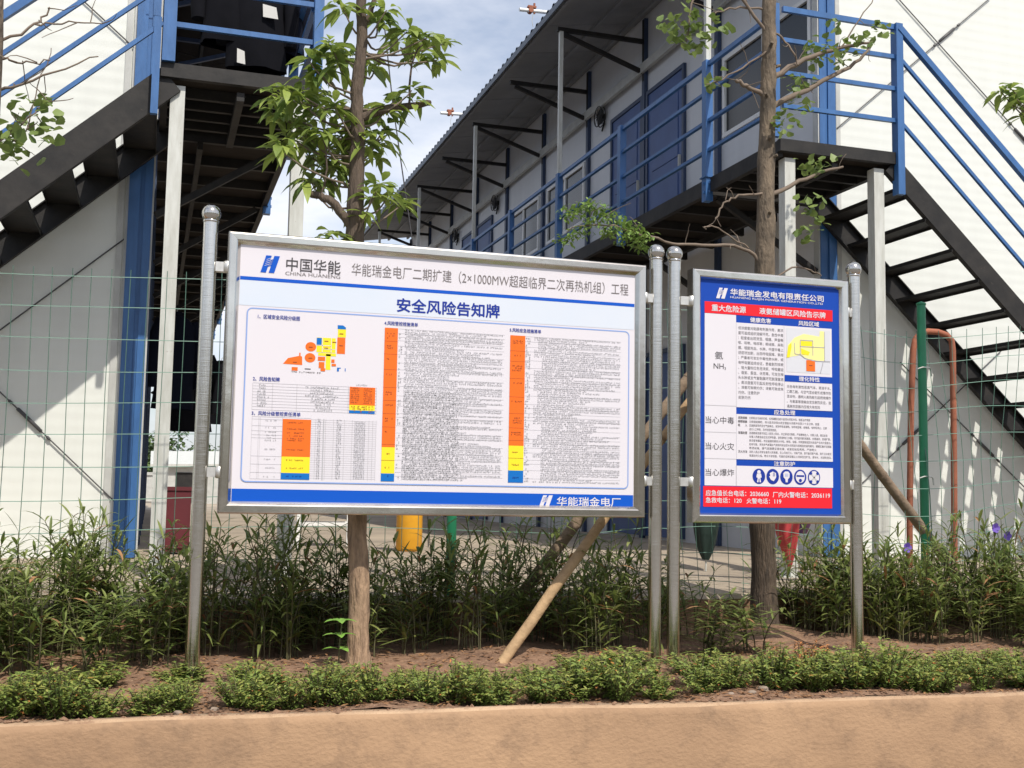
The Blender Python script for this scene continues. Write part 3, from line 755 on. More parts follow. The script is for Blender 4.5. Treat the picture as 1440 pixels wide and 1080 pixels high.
# table 2
t2 = 'risk_table'
for k in range(10): q.line(t2, 'p_rule', [(.082, .692+.0148*k), (.705, .692+.0148*k)], .0016, 3)
for x in (.082, .18, .30, .56, .705): q.line(t2, 'p_rule', [(x, .692), (x, .826)], .0016, 3)
q.micro(t2, 'p_mid', .105, .696, .168, .826, .0148, .0085, rg, 4, .9, .6); 
for k in range(9):
    a = rg.uniform(0, .06); q.micro(t2, 'p_mid', .335+a, .697+.0145*k, .525-a*.8, .697+.0145*k+.0146, .0132, .0085, rg, 4, .88, .2)
q.micro(t2, 'p_mid', .60, .676, .66, .690, .011, .008, rg, 4)
q.rect(t2, 'p_orange', .566, .691, .698, .784, 4); q.rect(t2, 'p_yellow', .566, .784, .698, .811, 4); q.rect(t2, 'p_sky', .566, .811, .698, .826, 4)
q.micro(t2, 'p_brown', .572, .694, .622, .783, .0104, .0075, rg, 5, .97, .1); q.micro(t2, 'p_brown', .638, .694, .69, .783, .0104, .0075, rg, 5, .97, .1)
q.micro(t2, 'p_brown', .575, .787, .69, .823, .012, .0075, rg, 5, .6)
# table 3
t3 = 'duty_table'
for x in (.085, .118, .125, .235, .376, .40, .45, .49, .545, .585, .67, .69, .708): q.line(t3, 'p_rule', [(x, .860), (x, 1.168)], .0014, 3)
for t in (.860, .872, .905, .93, .95, .965, 1.055, 1.095, 1.136, 1.168): q.line(t3, 'p_rule', [(.085, t), (.376, t)], .0014, 3)
for k in range(27): q.line(t3, 'p_rule', [(.376, .866+.0113*k), (.708, .866+.0113*k)], .0012, 3)
q.rect(t3, 'p_orange', .235, .867, .376, 1.055, 4); q.rect(t3, 'p_yellow', .235, 1.055, .376, 1.136, 4); q.rect(t3, 'p_sky', .235, 1.136, .376, 1.168, 4)
for t in (.880, .912, .932, .946, .960, .970, 1.016, 1.068, 1.108): q.micro(t3, 'p_brown', .258, t, .345, t+.012, .010, .0078, rg, 5, .8, 0)
q.micro(t3, 'p_navy', .26, 1.149, .35, 1.16, .0095, .0078, rg, 5, .8, 0)
for t in (.874, .908, .930, .946, .960, .972, 1.016, 1.066, 1.108, 1.152): q.micro(t3, 'p_mid', .150, t, .212, t+.011, .0098, .008, rg, 4, .85, .3)
q.micro(t3, 'p_mid', .409, .860, .434, 1.168, .0085, .0085, rg, 4, .97, .1); q.line(t3, 'p_mid', [(.440, .86), (.440, 1.168)], .0045, 4)
q.micro(t3, 'p_mid', .505, .860, .533, 1.168, .0098, .0088, rg, 4, .96, .1)
q.micro(t3, 'p_mid', .596, .866, .656, 1.168, .0078, .0082, rg, 4, 1.0, 0)
# tables 4 and 5
for nm, s0, s1, sn0, sn1, so0, so1, ty, tb, te in (('measure_table', .846, 1.384, .815, .836, .739, .808, .994, 1.128, 1.168), ('emergency_table', 1.556, 2.058, 1.508, 1.540, 1.420, 1.504, .967, 1.098, 1.162)):
    q.rect(nm, 'p_orange', so0, .376, so1, ty, 4); q.rect(nm, 'p_yellow', so0, ty, so1, tb, 4); q.rect(nm, 'p_sky', so0, tb, so1, te, 4)
    t = .40
    while t < ty-.04:
        n = rg.choice((1, 2, 3)); q.micro(nm, 'p_brown', so0+.012, t, so1-.012, t+.0125*n+.006, .012, .0085, rg, 5, .8, .3)
        t += rg.uniform(.055, .105); q.line(nm, 'p_brown', [(so0, t-.02), (so1, t-.02)], .0012, 5)
    for t in (ty+.03, tb-.035): q.micro(nm, 'p_brown', so0+.018, t, so1-.018, t+.013, .012, .0085, rg, 5, .8, 0)
    q.line(nm, 'p_brown', [(so0, (ty+tb)/2), (so1, (ty+tb)/2)], .0015, 5)
    q.micro(nm, 'p_navy', so0+.025, te-.03, so1-.025, te-.015, .012, .0085, rg, 5, .8, 0)
    q.micro(nm, 'p_mid', sn0, .384, sn1, te, .0165 if nm[0] == 'm' else .0125, .0095, rg, 4, .6, .5)
    q.micro(nm, 'p_mid', s0, .378, s1, te, .0112, .0076, rg, 4, .93, .42, .09 if nm[0] == 'e' else 0)
    if nm[0] == 'm': q.micro(nm, 'p_mid', s0, .70, s0+.30, te, .0112, .0076, rg, 4, .5, 0)
    t = .378
    while t < te:
        q.line(nm, 'p_rule', [(sn0-.004, t), (s1+.004, t)], .0012, 3); t += rg.uniform(.018, .05)
q.rect('footer_band', 'p_blue', 0.0, 1.218, W, 1.283, 1)
logo(q, 'footer_emblem', 'p_white', 1.598, 1.226, 1.672, 1.283, 'p_blue', 2)
q.text('footer_lettering', 'p_white', '华能瑞金电厂', 1.697, 1.233, 2.066, 1.281, 2, .012)
q.build(panel)

# ---- the small board
_, panel = board_body('notice_board', 'narrow tall stainless framed board with a blue and red hazard notice', 2.878, 3.893, 1.246, 2.678, (2.780, 3.955), 'p_blue2', .058)
q = Sheet(2.938, 2.621)
logo(q, 'header_emblem', 'p_white', .093, .040, .166, .102, 'p_blue2')
q.text('header_lettering', 'p_white', '华能瑞金发电有限责任公司', .184, .040, .796, .078, 2, .02)
q.text('header_lettering#2', 'p_white', 'HUANENG RUIJIN POWER GENERATION CO.,LTD', .184, .084, .791, .099, 2, .012)
q.rect('warning_band', 'p_red', .021, .124, .856, .190, 2)
q.text('warning_lettering', 'p_white', '重大危险源', .065, .139, .282, .177, 3, .015); q.text('warning_lettering#2', 'p_white', '液氨储罐区风险告示牌', .370, .139, .808, .176, 3, .015)
sh = 'white_sheet'
q.rect(sh, 'p_white', .021, .192, .220, 1.166, 2); q.rect(sh, 'p_white', .221, .234, .849, .720, 2); q.rect(sh, 'p_white', .221, .759, .849, 1.015, 2); q.rect(sh, 'p_white', .218, 1.052, .849, 1.166, 2)
for t in (.715, .866, 1.015): q.line(sh, 'p_rule', [(.021, t), (.220, t)], .003, 3)
q.line(sh, 'p_rule', [(.2205, .234), (.2205, .718)], .002, 3); q.line(sh, 'p_rule', [(.531, .234), (.531, .720)], .002, 3)
hl = 'heading_lettering'
q.text(hl+'#6', 'p_white', '健康危害', .311, .199, .445, .227, 2, .02); q.text(hl+'#7', 'p_white', '风险区域', .627, .199, .764, .227, 2, .02)
q.rect(sh, 'p_blue2', .533, .521, .849, .559, 3); q.text(hl+'#8', 'p_white', '理化特性', .627, .526, .764, .553, 4, .02)
q.text(hl+'#9', 'p_white', '应急处理', .463, .726, .601, .753, 2, .02); q.text(hl+'#10', 'p_white', '注意防护', .461, 1.021, .597, 1.047, 2, .02)
ht = 'hazard_lettering'
q.text(ht+'#11', 'p_ink', '氨', .085, .408, .136, .452, 3, .0); q.text(ht+'#12', 'p_ink', 'NH', .077, .476, .140, .507, 3, .0); q.text(ht+'#13', 'p_ink', '3', .145, .495, .154, .511, 3, 0)
for (tx, t) in (('当心中毒', .778), ('当心火灾', .925), ('当心爆炸', 1.072)): q.text(ht+'#'+tx, 'p_ink', tx, .026, t, .206, t+.040, 3, .0)
bt = 'small_print'
def rows(body, s0, t0, n, pitch, cw, ch, count):
    """running text broken into lines of n characters"""
    for k in range(count):
        ln = body[k*n:(k+1)*n]
        if not ln: break
        q.text(bt, 'p_text', ln, s0, t0+pitch*k, s0+cw*len(ln), t0+pitch*k+ch, 3, 0)
rows('低浓度氨对黏膜有刺激作用，高浓度可造成组织溶解坏死。急性中毒：轻度者出现流泪、咽痛、声音嘶哑、咳嗽、咯痰等；眼结膜、鼻黏膜、咽部充血、水肿。中度中毒上述症状加剧，出现呼吸困难、紫绀；严重者可发生中毒性肺水肿，或有呼吸窘迫综合征，患者剧烈咳嗽、咯大量粉红色泡沫痰、呼吸窘迫、谵妄、昏迷、休克等。可发生喉头水肿或支气管黏膜坏死脱落窒息。高浓度氨可引起反射性呼吸停止。液氨可致眼灼伤；液氨可致皮肤灼伤。注意防护', .233, .254, 15, .0285, .0195, .0195, 14)
rows('皮肤灼伤', .233, .653, 4, .0285, .0195, .0195, 1)
rows('无色有刺激性恶臭气体，易溶于水、乙醇乙醚。与空气混合能形成爆炸性混合物，遇明火高热能引起燃烧爆炸。与氟氯等接触会发生剧烈反应。若遇高热容器内压增大有危险', .547, .578, 16, .0285, .0183, .0185, 5)
body = ('立即脱去污染的衣着，应用硼酸液或大量清水彻底冲洗。就医治疗观察', '立即提起眼睑，用大量流动清水或生理盐水彻底冲洗至少十五分钟。就医', '迅速脱离现场至空气新鲜处。保持呼吸道通畅。如呼吸困难，给输氧。如呼吸停止，立即', '进行人工呼吸。及时送医院就医。', '迅速撤离泄漏污染区人员至上风处，并立即进行隔离，严格限制出入。切断火源。建议应急', '处理人员戴自给正压式呼吸器，穿防静电工作服。尽可能切断泄漏源。合理通风，加速扩散。', '高浓度泄漏区，喷含盐酸的雾状水中和、稀释、溶解。构筑围堤或挖坑收容产生的大量废水。', '如有可能，将残余气或漏出气用排风机送至水洗塔或与塔相连的通风橱内。储罐区最好设稀酸', '喷洒设施。漏气容器要妥善处理，修复检验后再用。严禁明火', '消防人员必须穿全身防火防毒服，在上风向灭火。切断气源。若不能切断气源，则不允许熄灭', '泄漏处的火焰。喷水冷却容器，可能的话将容器从火场移至空旷处。雾状水、抗溶性泡沫。')
for k, ln in enumerate(body): q.text(bt, 'p_text', ln, .302, .771+.0214*k, (.70, .76, .81, .48, .815, .835, .84, .84, .74, .84, .84)[k], .771+.0214*k+.0148, 3, 0)
for k, ln in ((0, '皮肤接触'), (1, '眼睛接触'), (2, '吸　　入'), (4, '泄漏处置'), (9, '灭火方法')): q.text(bt, 'p_text', ln, .232, .771+.0214*k, .289, .771+.0214*k+.0148, 3, .012)
mp = 'area_map'
q.rect(mp, 'p_mapgrey', .546, .247, .836, .503, 3)
q.poly(mp, 'p_ylw2', [(.546,.42), (.555,.345), (.60,.30), (.66,.275), (.765,.285), (.768,.252), (.797,.252), (.800,.428), (.74,.427), (.66,.415), (.636,.400)], 4)
q.poly(mp, 'p_yellow', [(.546,.42), (.558,.35), (.578,.33), (.578,.36), (.565,.418)], 5); q.poly(mp, 'p_yellow', [(.638,.318), (.715,.318), (.715,.348), (.638,.352)], 5); q.poly(mp, 'p_yellow', [(.640,.36), (.70,.38), (.69,.40), (.645,.395)], 5)
q.line(mp, 'p_mid', [(.798,.255), (.798,.428)], .004, 6); q.line(mp, 'p_mid', [(.636,.312), (.720,.312), (.720,.400)], .004, 6); q.line(mp, 'p_mid', [(.636,.312), (.636,.395), (.665,.415), (.72,.430), (.836,.428)], .004, 6)
q.line(mp, 'p_mid', [(.636,.350), (.798,.348)], .004, 6); q.line(mp, 'p_mid', [(.598,.33), (.600,.395), (.636,.397)], .004, 6); q.line(mp, 'p_mid', [(.79,.432), (.77,.50)], .004, 6)
q.rect(mp, 'p_orange', .676, .428, .734, .492, 5); q.rect(mp, 'p_brown', .694, .455, .716, .461, 6)
# five round mandatory signs
ic = 'protection_icons'
for k, s in enumerate((.363, .452, .541, .631, .722)):
    t = 1.109; q.disc(ic, 'p_navy', s, t, .0405, 3, 28, .044)
    if k == 4: q.disc(ic, 'p_white', s, t, .034, 4, 28, .037)
q.disc(ic, 'p_white', .363, 1.085, .011, 4); q.poly(ic, 'p_white', [(.350,1.094), (.376,1.094), (.380,1.115), (.372,1.118), (.376,1.143), (.350,1.143), (.355,1.118), (.346,1.115)], 4); q.poly(ic, 'p_navy', [(.361,1.122), (.365,1.122), (.366,1.143), (.360,1.143)], 5)
q.poly(ic, 'p_white', [(.432,1.09), (.452,1.080), (.472,1.088), (.474,1.112), (.458,1.135), (.440,1.128), (.428,1.108), (.436,1.106)], 4)
for x in (.455, .463): q.line(ic, 'p_navy', [(x, 1.086), (x, 1.108)], .003, 5)
q.poly(ic, 'p_white', [(.520,1.088), (.532,1.078), (.552,1.078), (.562,1.09), (.560,1.112), (.550,1.122), (.548,1.140), (.535,1.140), (.533,1.122), (.522,1.112)], 4)
for x in (.533, .541, .549): q.line(ic, 'p_line', [(x, 1.090), (x, 1.108)], .003, 5)
q.disc(ic, 'p_white', .631, 1.108, .030, 4, 24, .034); q.rect(ic, 'p_navy', .606, 1.097, .656, 1.107, 5); q.disc(ic, 'p_navy', .631, 1.128, .010, 5)
for a in (45, 135):
    c_, s_ = math.cos(R(a))*.028, math.sin(R(a))*.03; q.line(ic, 'p_rule', [(.722-c_, 1.109-s_), (.722+c_, 1.109+s_)], .008, 5)
for (dx, dy) in ((-.022,-.024), (.022,-.024), (-.022,.024), (.022,.024)): q.disc(ic, 'p_navy', .722+dx, 1.109+dy, .009, 6, 10)
q.rect('phone_band', 'p_red', .013, 1.170, .841, 1.285, 2)
pl = 'phone_lettering'
q.text(pl+'#15', 'p_white', '应急值长台电话：2036660', .028, 1.192, .425, 1.224, 3, .012); q.text(pl+'#16', 'p_white', '厂内火警电话：2036119', .452, 1.195, .827, 1.227, 3, .012)
q.text(pl+'#17', 'p_white', '急救电话：120', .028, 1.233, .252, 1.263, 3, .012); q.text(pl+'#18', 'p_white', '火警电话：119', .284, 1.234, .506, 1.264, 3, .012)
q.build(panel)

# ---------------------------------------------------------------- trees
def jit(rg, a): return Vector((rg.uniform(-a, a), rg.uniform(-a, a), rg.uniform(-a, a)))
def fine(path, n, rg, wob):
    """resample a polyline with a slight wander"""
    path = [Vector(p) for p in path]; out = []
    for i in range(len(path)-1):
        p0, p1, p2, p3 = path[max(i-1, 0)], path[i], path[i+1], path[min(i+2, len(path)-1)]
        for k in range(n):
            t = k/n
            p = .5*((2*p1) + (-p0+p2)*t + (2*p0-5*p1+4*p2-p3)*t*t + (-p0+3*p1-3*p2+p3)*t**3)
            out.append(p + (jit(rg, wob) if (i or k) else Vector()))
    return out + [path[-1]]
def limb(b, path, r0, r1, rg, n=4, wob=.006, seg=8):
    p = fine(path, n, rg, wob); k = len(p)-1
    b.tube(p, [r0 + (r1-r0)*i/k for i in range(k+1)], seg)
LANCE = [.12, .75, 1.0, .72, .0]
FANP = [.10, .55, 1.0, .75]
def whorl(b, c, rg, n, L, W, droop, up=.25, mi=0):
    c = Vector(c)
    a0 = rg.uniform(0, 6.28)
    for k in range(n):
        a = a0 + 2*math.pi*k/n + rg.uniform(-.35, .35); el = rg.uniform(-.35, .55) + up
        d = Vector((math.cos(a)*math.cos(el), math.sin(a)*math.cos(el), math.sin(el)))
        l_ = L*rg.uniform(.7, 1.15)
        b.leaf(c + d*.012 + jit(rg, .018), d, (rg.uniform(-.3, .3), rg.uniform(-.3, .3), 1), l_, W*rg.uniform(.8, 1.15), droop*rg.uniform(.5, 1.5), mi, 4, LANCE, .25)
LT = [(0.86,5.85,3.96),(1.09,5.78,3.94),(1.07,5.94,3.94),(1.21,5.81,3.85),(1.31,5.76,3.81),(1.44,5.94,3.86),(1.23,6.23,3.96),(1.36,6.17,3.88),(1.46,6.15,3.85),(1.25,5.84,3.54),(1.2,6.02,3.54),(1.13,5.87,3.45),(0.7,5.82,3.62),(0.81,5.78,3.7),(0.78,5.84,3.59),(0.93,6.24,3.82),(1.0,6.18,3.84),(1.11,6.17,3.78),(0.54,6.17,3.54),(0.58,5.83,3.47),(0.66,5.89,3.43),(0.75,6.07,3.55),(0.57,6.13,3.42),(0.66,6.2,3.43),(0.77,6.21,3.49),(0.83,5.77,3.38),(0.98,6.06,3.43),(0.63,6.1,3.3),(0.71,6.0,3.28),(0.78,5.82,3.23),(0.9,5.99,3.31),(0.56,5.77,3.11),(0.75,6.24,3.25),(0.9,6.2,3.27),(0.95,6.03,3.28),(1.01,5.89,3.26),(1.1,6.23,3.52),(1.15,6.04,3.39),(1.12,6.21,3.31),(1.16,6.19,3.37),(0.8,6.0,3.11),(0.87,5.95,3.1),(0.96,6.06,3.18),(0.74,5.96,3.03),(1.08,5.81,3.0),(1.16,5.89,2.99),(1.29,6.18,3.0),(1.03,5.74,2.91),(0.85,5.88,2.72)]
def broad_tree(name, base, trunk, rad, stubs, clusters, label, seed, leaves=(7, 10)):
    rg = random.Random(seed); root = empty(name, base); tag(root, label, 'tree'); inv = Matrix.Translation(-Vector(base))
    b = MB(); p = fine(trunk, 5, rg, .004); n = len(p)
    rr = []
    for i in range(n):
        t = i/(n-1)*(len(rad)-1); k = min(int(t), len(rad)-2); rr.append((rad[k] + (rad[k+1]-rad[k])*(t-k))*rg.uniform(.96, 1.04))
    b.tube(p, rr, 14)
    k0 = len(b.m)
    for path, r0, r1 in stubs: limb(b, path, r0, r1, rg)
    for i_, f_ in enumerate(b.f):                # smooth dark young bark above, pale scaly bark below
        if i_ >= k0 or b.v[f_[0]][2] > 2.2: b.m[i_] = 1
    tr = b.build('trunk', ['bark', 'bark_dark'])
    tw = MB(); lf = MB()
    for c in clusters:
        c = Vector(c)
        if seed == 21: k_ = (c.y+.13)/c.y; c = Vector((c.x*k_, c.y+.13, 1.4+(c.z-1.4)*k_))
        q_ = min(p, key=lambda x: (x-c).length + max(0, x.z-c.z+.12)*3)
        mid = (q_ + c)/2 + Vector((0, 0, -.05)) + jit(rg, .03)
        limb(tw, [q_, mid, c], .008, .0035, rg, 3, .004, 5)
        whorl(lf, c, rg, rg.randint(*leaves), .132, .047, .55)
        whorl(lf, c*.75+mid*.25 + jit(rg, .05), rg, rg.randint(4, 7), .125, .046, .65, 0)
        if c.x < .97: whorl(lf, c*.9+mid*.1 + jit(rg, .07), rg, rg.randint(3, 6), .125, .046, .75, 0)
    t_ = tw.build('twigs', 'twig'); l_ = lf.build('crown', 'leaf_broad')
    for o in (tr, t_, l_): o.parent = root; o.matrix_parent_inverse = inv
    return root
broad_tree('broadleaf_tree', (1.08, 6.0, .47),
    [(1.08,6.0,.42),(1.075,6.0,.62),(1.07,6.0,.98),(1.05,6.0,1.24),(1.02,6.0,2.0),(.995,6.0,2.76),(.99,6.0,3.08),(.99,6.0,3.35),(.98,6.0,3.59),(1.0,6.0,3.83),(.99,6.0,4.07),(1.0,6.0,4.5)],
    [.085, .058, .054, .052, .05, .049, .043, .038, .034, .031, .029, .024],
    [([(.99,6.0,2.78),(.88,5.98,2.91),(.80,5.98,2.95),(.73,6.0,2.97)], .026, .019), ([(.99,6.0,3.41),(1.15,5.99,3.47),(1.27,6.0,3.51),(1.39,6.0,3.54)], .026, .016),
     ([(1.27,6,3.51),(1.28,6,3.75),(1.36,6,3.90)], .007, .004), ([(1.0,6.0,3.93),(1.05,6.0,4.03),(1.07,6.0,4.25)], .018, .012), ([(.80,5.98,2.95),(.83,5.95,3.1),(.80,5.95,3.25)], .006, .004)],
    LT, 'broad drooping leaved young tree with pruned stubs rising behind the wide board', 21)
broad_tree('broadleaf_tree', (5.75, 5.8, .5), [(5.75,5.8,.45),(5.74,5.8,2.0),(5.72,5.8,3.4),(5.7,5.8,4.9)], [.07, .06, .05, .03],
    [([(5.72,5.8,3.7),(5.5,5.8,3.86),(5.2,5.8,3.97)], .014, .006)],
    [(5.12,5.85,4.02),(5.15,5.8,4.03),(5.11,5.7,3.92),(5.32,5.87,4.05),(5.3,5.87,3.93),(5.2,5.81,3.92),(5.45,5.8,4.1),(5.6,5.9,4.3),(5.8,5.8,4.6)], 'leafy branch tip reaching in at the right edge of the view', 8, (5, 7))

def ginkgo(name, base, trunk, rad, branches, clusters, mat_bark, label, seed, fine_cl=(), per=(9, 16)):
    rg = random.Random(seed); root = empty(name, base); tag(root, label, 'tree'); inv = Matrix.Translation(-Vector(base))
    b = MB(); p = fine(trunk, 6, rg, .004); n = len(p); rr = []
    for i in range(n):
        t = i/(n-1)*(len(rad)-1); k = min(int(t), len(rad)-2); rr.append((rad[k] + (rad[k+1]-rad[k])*(t-k))*rg.uniform(.95, 1.05))
    b.tube(p, rr, 16)
    kn = [rg.uniform(1.6, 4.6) for _ in range(10)]
    for z in kn:
        q_ = min(p, key=lambda x: abs(x.z-z)); a = rg.uniform(math.pi, 2*math.pi)
        d = Vector((math.cos(a), math.sin(a), .3)); limb(b, [q_, q_ + d*.085], .018, .01, rg, 2, .002, 7)
    for i_, f_ in enumerate(b.f):                # darker furrowed bark at the foot, paler and smoother above
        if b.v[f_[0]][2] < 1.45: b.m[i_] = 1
    tr = b.build('trunk', [mat_bark, 'bark_foot'])
    kids = [tr]
    for path, r0, r1 in branches:
        bb = MB(); limb(bb, path, r0, r1, rg, 5, .010, 7)
        pp = fine(path, 5, rg, .01)
        for x in pp[2:]:
            if rg.random() < .28: d_ = jit(rg, .09); limb(bb, [x, x + d_, x + d_*1.7 + jit(rg, .03)], .0032, .0015, rg, 2, .003, 4)
        kids.append(bb.build('branch', 'twig'))
    lf = MB()
    for c in clusters:
        for k in range(rg.randint(*per)):
            a = rg.uniform(0, 6.28); el = rg.uniform(-1.0, .6)
            d = Vector((math.cos(a)*math.cos(el), math.sin(a)*math.cos(el), math.sin(el)))
            lf.leaf(Vector(c) + jit(rg, .065), d, (rg.uniform(-.5, .5), rg.uniform(-.5, .5), 1), rg.uniform(.035, .055), rg.uniform(.042, .066), .3, 0, 3, FANP, .12)
    kids.append(lf.build('crown', 'leaf_ginkgo'))
    if fine_cl:
        ff = MB()
        for c in fine_cl:
            for k in range(58):
                a = rg.uniform(0, 6.28); el = rg.uniform(-.8, .5)
                d = Vector((math.cos(a)*math.cos(el), math.sin(a)*math.cos(el), math.sin(el)))
                o_ = jit(rg, 1); o_.normalize(); o_ *= .085*rg.random()**.6; o_.z *= .6
                ff.leaf(Vector(c) + o_, d, (rg.uniform(-.4, .4), rg.uniform(-.4, .4), 1), rg.uniform(.022, .04), rg.uniform(.014, .022), .3, 0, 3, None, .1)
        kids.append(ff.build('feathery_foliage', 'leaf_fine'))
    for o in kids: o.parent = root; o.matrix_parent_inverse = inv
    return root
GL = [(3.21,6.57,4.6),(3.3,6.62,4.55),(3.21,6.78,4.59),(3.33,6.73,4.44),(3.39,6.62,4.45),(3.30,6.62,4.38),(3.36,6.65,4.52),(3.53,6.65,4.6),(3.18,6.6,4.44),(4.48,6.69,4.72),(4.57,6.56,4.59),(4.64,6.76,4.58),(4.62,6.82,4.55),(4.36,6.84,4.6),(4.24,6.77,4.27),(4.19,6.84,4.22),(3.94,6.56,3.88),(4.05,6.64,3.98),(4.4,6.84,4.55),(3.51,6.67,4.19),(4.22,6.74,4.1),(4.27,6.8,3.73),(4.32,6.64,3.7),(4.2,6.61,3.41),(4.24,6.68,3.3),(4.15,6.59,3.16),(4.67,6.66,4.6),(4.91,6.84,4.8),(4.42,6.65,4.51),(4.05,6.55,4.19)]
FEL = [(2.35,6.41,2.94),(2.38,6.43,3.11),(2.5,6.56,3.17),(2.53,6.47,3.18),(2.6,6.46,3.15),(2.63,6.42,3.11),(2.78,6.6,3.14),(2.78,6.48,3.08),(2.81,6.44,3.05),(2.87,6.41,3.0),(2.43,6.41,2.99),(2.52,6.43,3.07),(2.66,6.54,3.04),(2.76,6.43,2.98),(2.68,6.41,3.02),(2.88,6.5,2.96)]
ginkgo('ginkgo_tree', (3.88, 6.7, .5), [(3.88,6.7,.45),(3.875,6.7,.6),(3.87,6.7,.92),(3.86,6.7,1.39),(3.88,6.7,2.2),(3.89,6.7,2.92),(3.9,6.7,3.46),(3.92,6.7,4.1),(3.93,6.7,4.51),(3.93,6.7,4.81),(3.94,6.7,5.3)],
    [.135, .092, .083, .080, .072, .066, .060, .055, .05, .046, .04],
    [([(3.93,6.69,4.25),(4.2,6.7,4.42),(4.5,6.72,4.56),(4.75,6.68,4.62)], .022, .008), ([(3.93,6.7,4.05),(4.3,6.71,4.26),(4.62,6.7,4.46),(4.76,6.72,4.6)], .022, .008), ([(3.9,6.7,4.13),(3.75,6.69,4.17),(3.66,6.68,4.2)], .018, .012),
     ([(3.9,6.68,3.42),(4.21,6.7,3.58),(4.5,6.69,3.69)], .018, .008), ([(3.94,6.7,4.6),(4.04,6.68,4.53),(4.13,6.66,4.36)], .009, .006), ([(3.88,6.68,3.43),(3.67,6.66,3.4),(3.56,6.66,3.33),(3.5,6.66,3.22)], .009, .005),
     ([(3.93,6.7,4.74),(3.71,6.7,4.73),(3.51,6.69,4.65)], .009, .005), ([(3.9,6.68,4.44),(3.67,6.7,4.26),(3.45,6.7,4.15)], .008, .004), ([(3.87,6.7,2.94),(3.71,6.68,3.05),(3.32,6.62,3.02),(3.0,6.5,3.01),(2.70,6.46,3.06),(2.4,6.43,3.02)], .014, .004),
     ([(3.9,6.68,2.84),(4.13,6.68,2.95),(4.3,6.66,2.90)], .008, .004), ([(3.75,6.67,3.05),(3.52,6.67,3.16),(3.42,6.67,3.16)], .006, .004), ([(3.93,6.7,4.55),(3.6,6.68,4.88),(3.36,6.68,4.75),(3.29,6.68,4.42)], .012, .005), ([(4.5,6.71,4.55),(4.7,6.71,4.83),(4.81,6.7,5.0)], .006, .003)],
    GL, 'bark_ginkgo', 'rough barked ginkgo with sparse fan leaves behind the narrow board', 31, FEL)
ginkgo('ginkgo_tree', (-.86, 5.9, .5), [(-.86,5.9,.45),(-.86,5.9,1.2),(-.82,5.9,2.0),(-.815,5.88,2.87),(-.835,5.91,3.87),(-.84,5.9,4.4)], [.075, .064, .058, .052, .046, .04],
    [([(-.80,5.91,3.54),(-.64,5.9,3.66),(-.58,5.91,3.76)], .008, .004), ([(-.64,5.9,3.66),(-.48,5.89,3.69),(-.33,5.88,3.70)], .005, .003), ([(-.78,5.92,3.47),(-.66,5.9,3.46),(-.56,5.88,3.48)], .006, .003),
     ([(-.79,5.92,3.31),(-.59,5.88,3.39),(-.34,5.91,3.54)], .008, .003), ([(-.79,5.91,3.03),(-.67,5.92,3.1),(-.62,5.9,3.3),(-.56,5.9,3.55)], .005, .002), ([(-.79,5.92,3.03),(-.64,5.89,3.18),(-.57,5.91,3.29)], .005, .003)],
    [(-.63,5.87,3.25),(-.59,5.98,3.27),(-.67,5.95,3.2),(-.59,5.89,3.16),(-.57,5.91,3.22),(-.71,5.81,3.04),(-.66,5.81,3.07),(-.7,5.92,3.03),(-.61,5.9,3.07),(-.74,5.97,3.0),(-.76,5.92,3.13),(-.54,5.83,3.11),(-.64,5.87,3.23)],
    'bark_ginkgo', 'slim ginkgo trunk with bare twigs at the left edge of the view', 17, (), (4, 8))

# ---------------------------------------------------------------- wooden props leaning on the ginkgo
def prop(a, c, r, m, label, seed):
    rg = random.Random(seed); b = MB(); p = fine([a, (Vector(a)+Vector(c))/2 + jit(rg, .015), c], 7, rg, .003)
    n = len(p)-1; b.tube(p, [r*(1.08-.2*i/n)*rg.uniform(.95, 1.06) for i in range(n+1)], 12)
    for k in range(3):
        q_ = p[rg.randint(2, n-2)]; d = (p[3]-p[2]).normalized(); b.tube([q_-d*.008, q_+d*.008], r*1.07, 12)
    return tag(b.build('prop_pole', m), label, 'pole', 'wooden poles propping the ginkgo')
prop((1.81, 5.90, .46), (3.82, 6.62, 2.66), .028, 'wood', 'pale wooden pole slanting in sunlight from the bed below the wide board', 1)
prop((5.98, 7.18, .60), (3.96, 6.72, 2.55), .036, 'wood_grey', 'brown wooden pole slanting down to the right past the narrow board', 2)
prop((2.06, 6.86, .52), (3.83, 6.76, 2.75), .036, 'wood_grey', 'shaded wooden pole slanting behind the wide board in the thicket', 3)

# ---------------------------------------------------------------- rusty hoop
b = MB(); pts = [(5.525, 7.4, .75), (5.53, 7.4, 1.19), (5.56, 7.4, 2.1), (5.59, 7.4, 2.55), (5.61, 7.4, 2.63), (5.66, 7.4, 2.685), (5.73, 7.4, 2.70), (5.82, 7.4, 2.70), (5.90, 7.4, 2.68), (5.945, 7.4, 2.64), (5.955, 7.4, 2.56), (5.945, 7.4, 1.6), (5.93, 7.4, .75)]
b.tube(pts, .024, 12); tag(b.build('pipe_hoop', 'rust'), 'rusty orange steel pipe bent into a tall hoop beside the green fence post', 'pipe hoop')

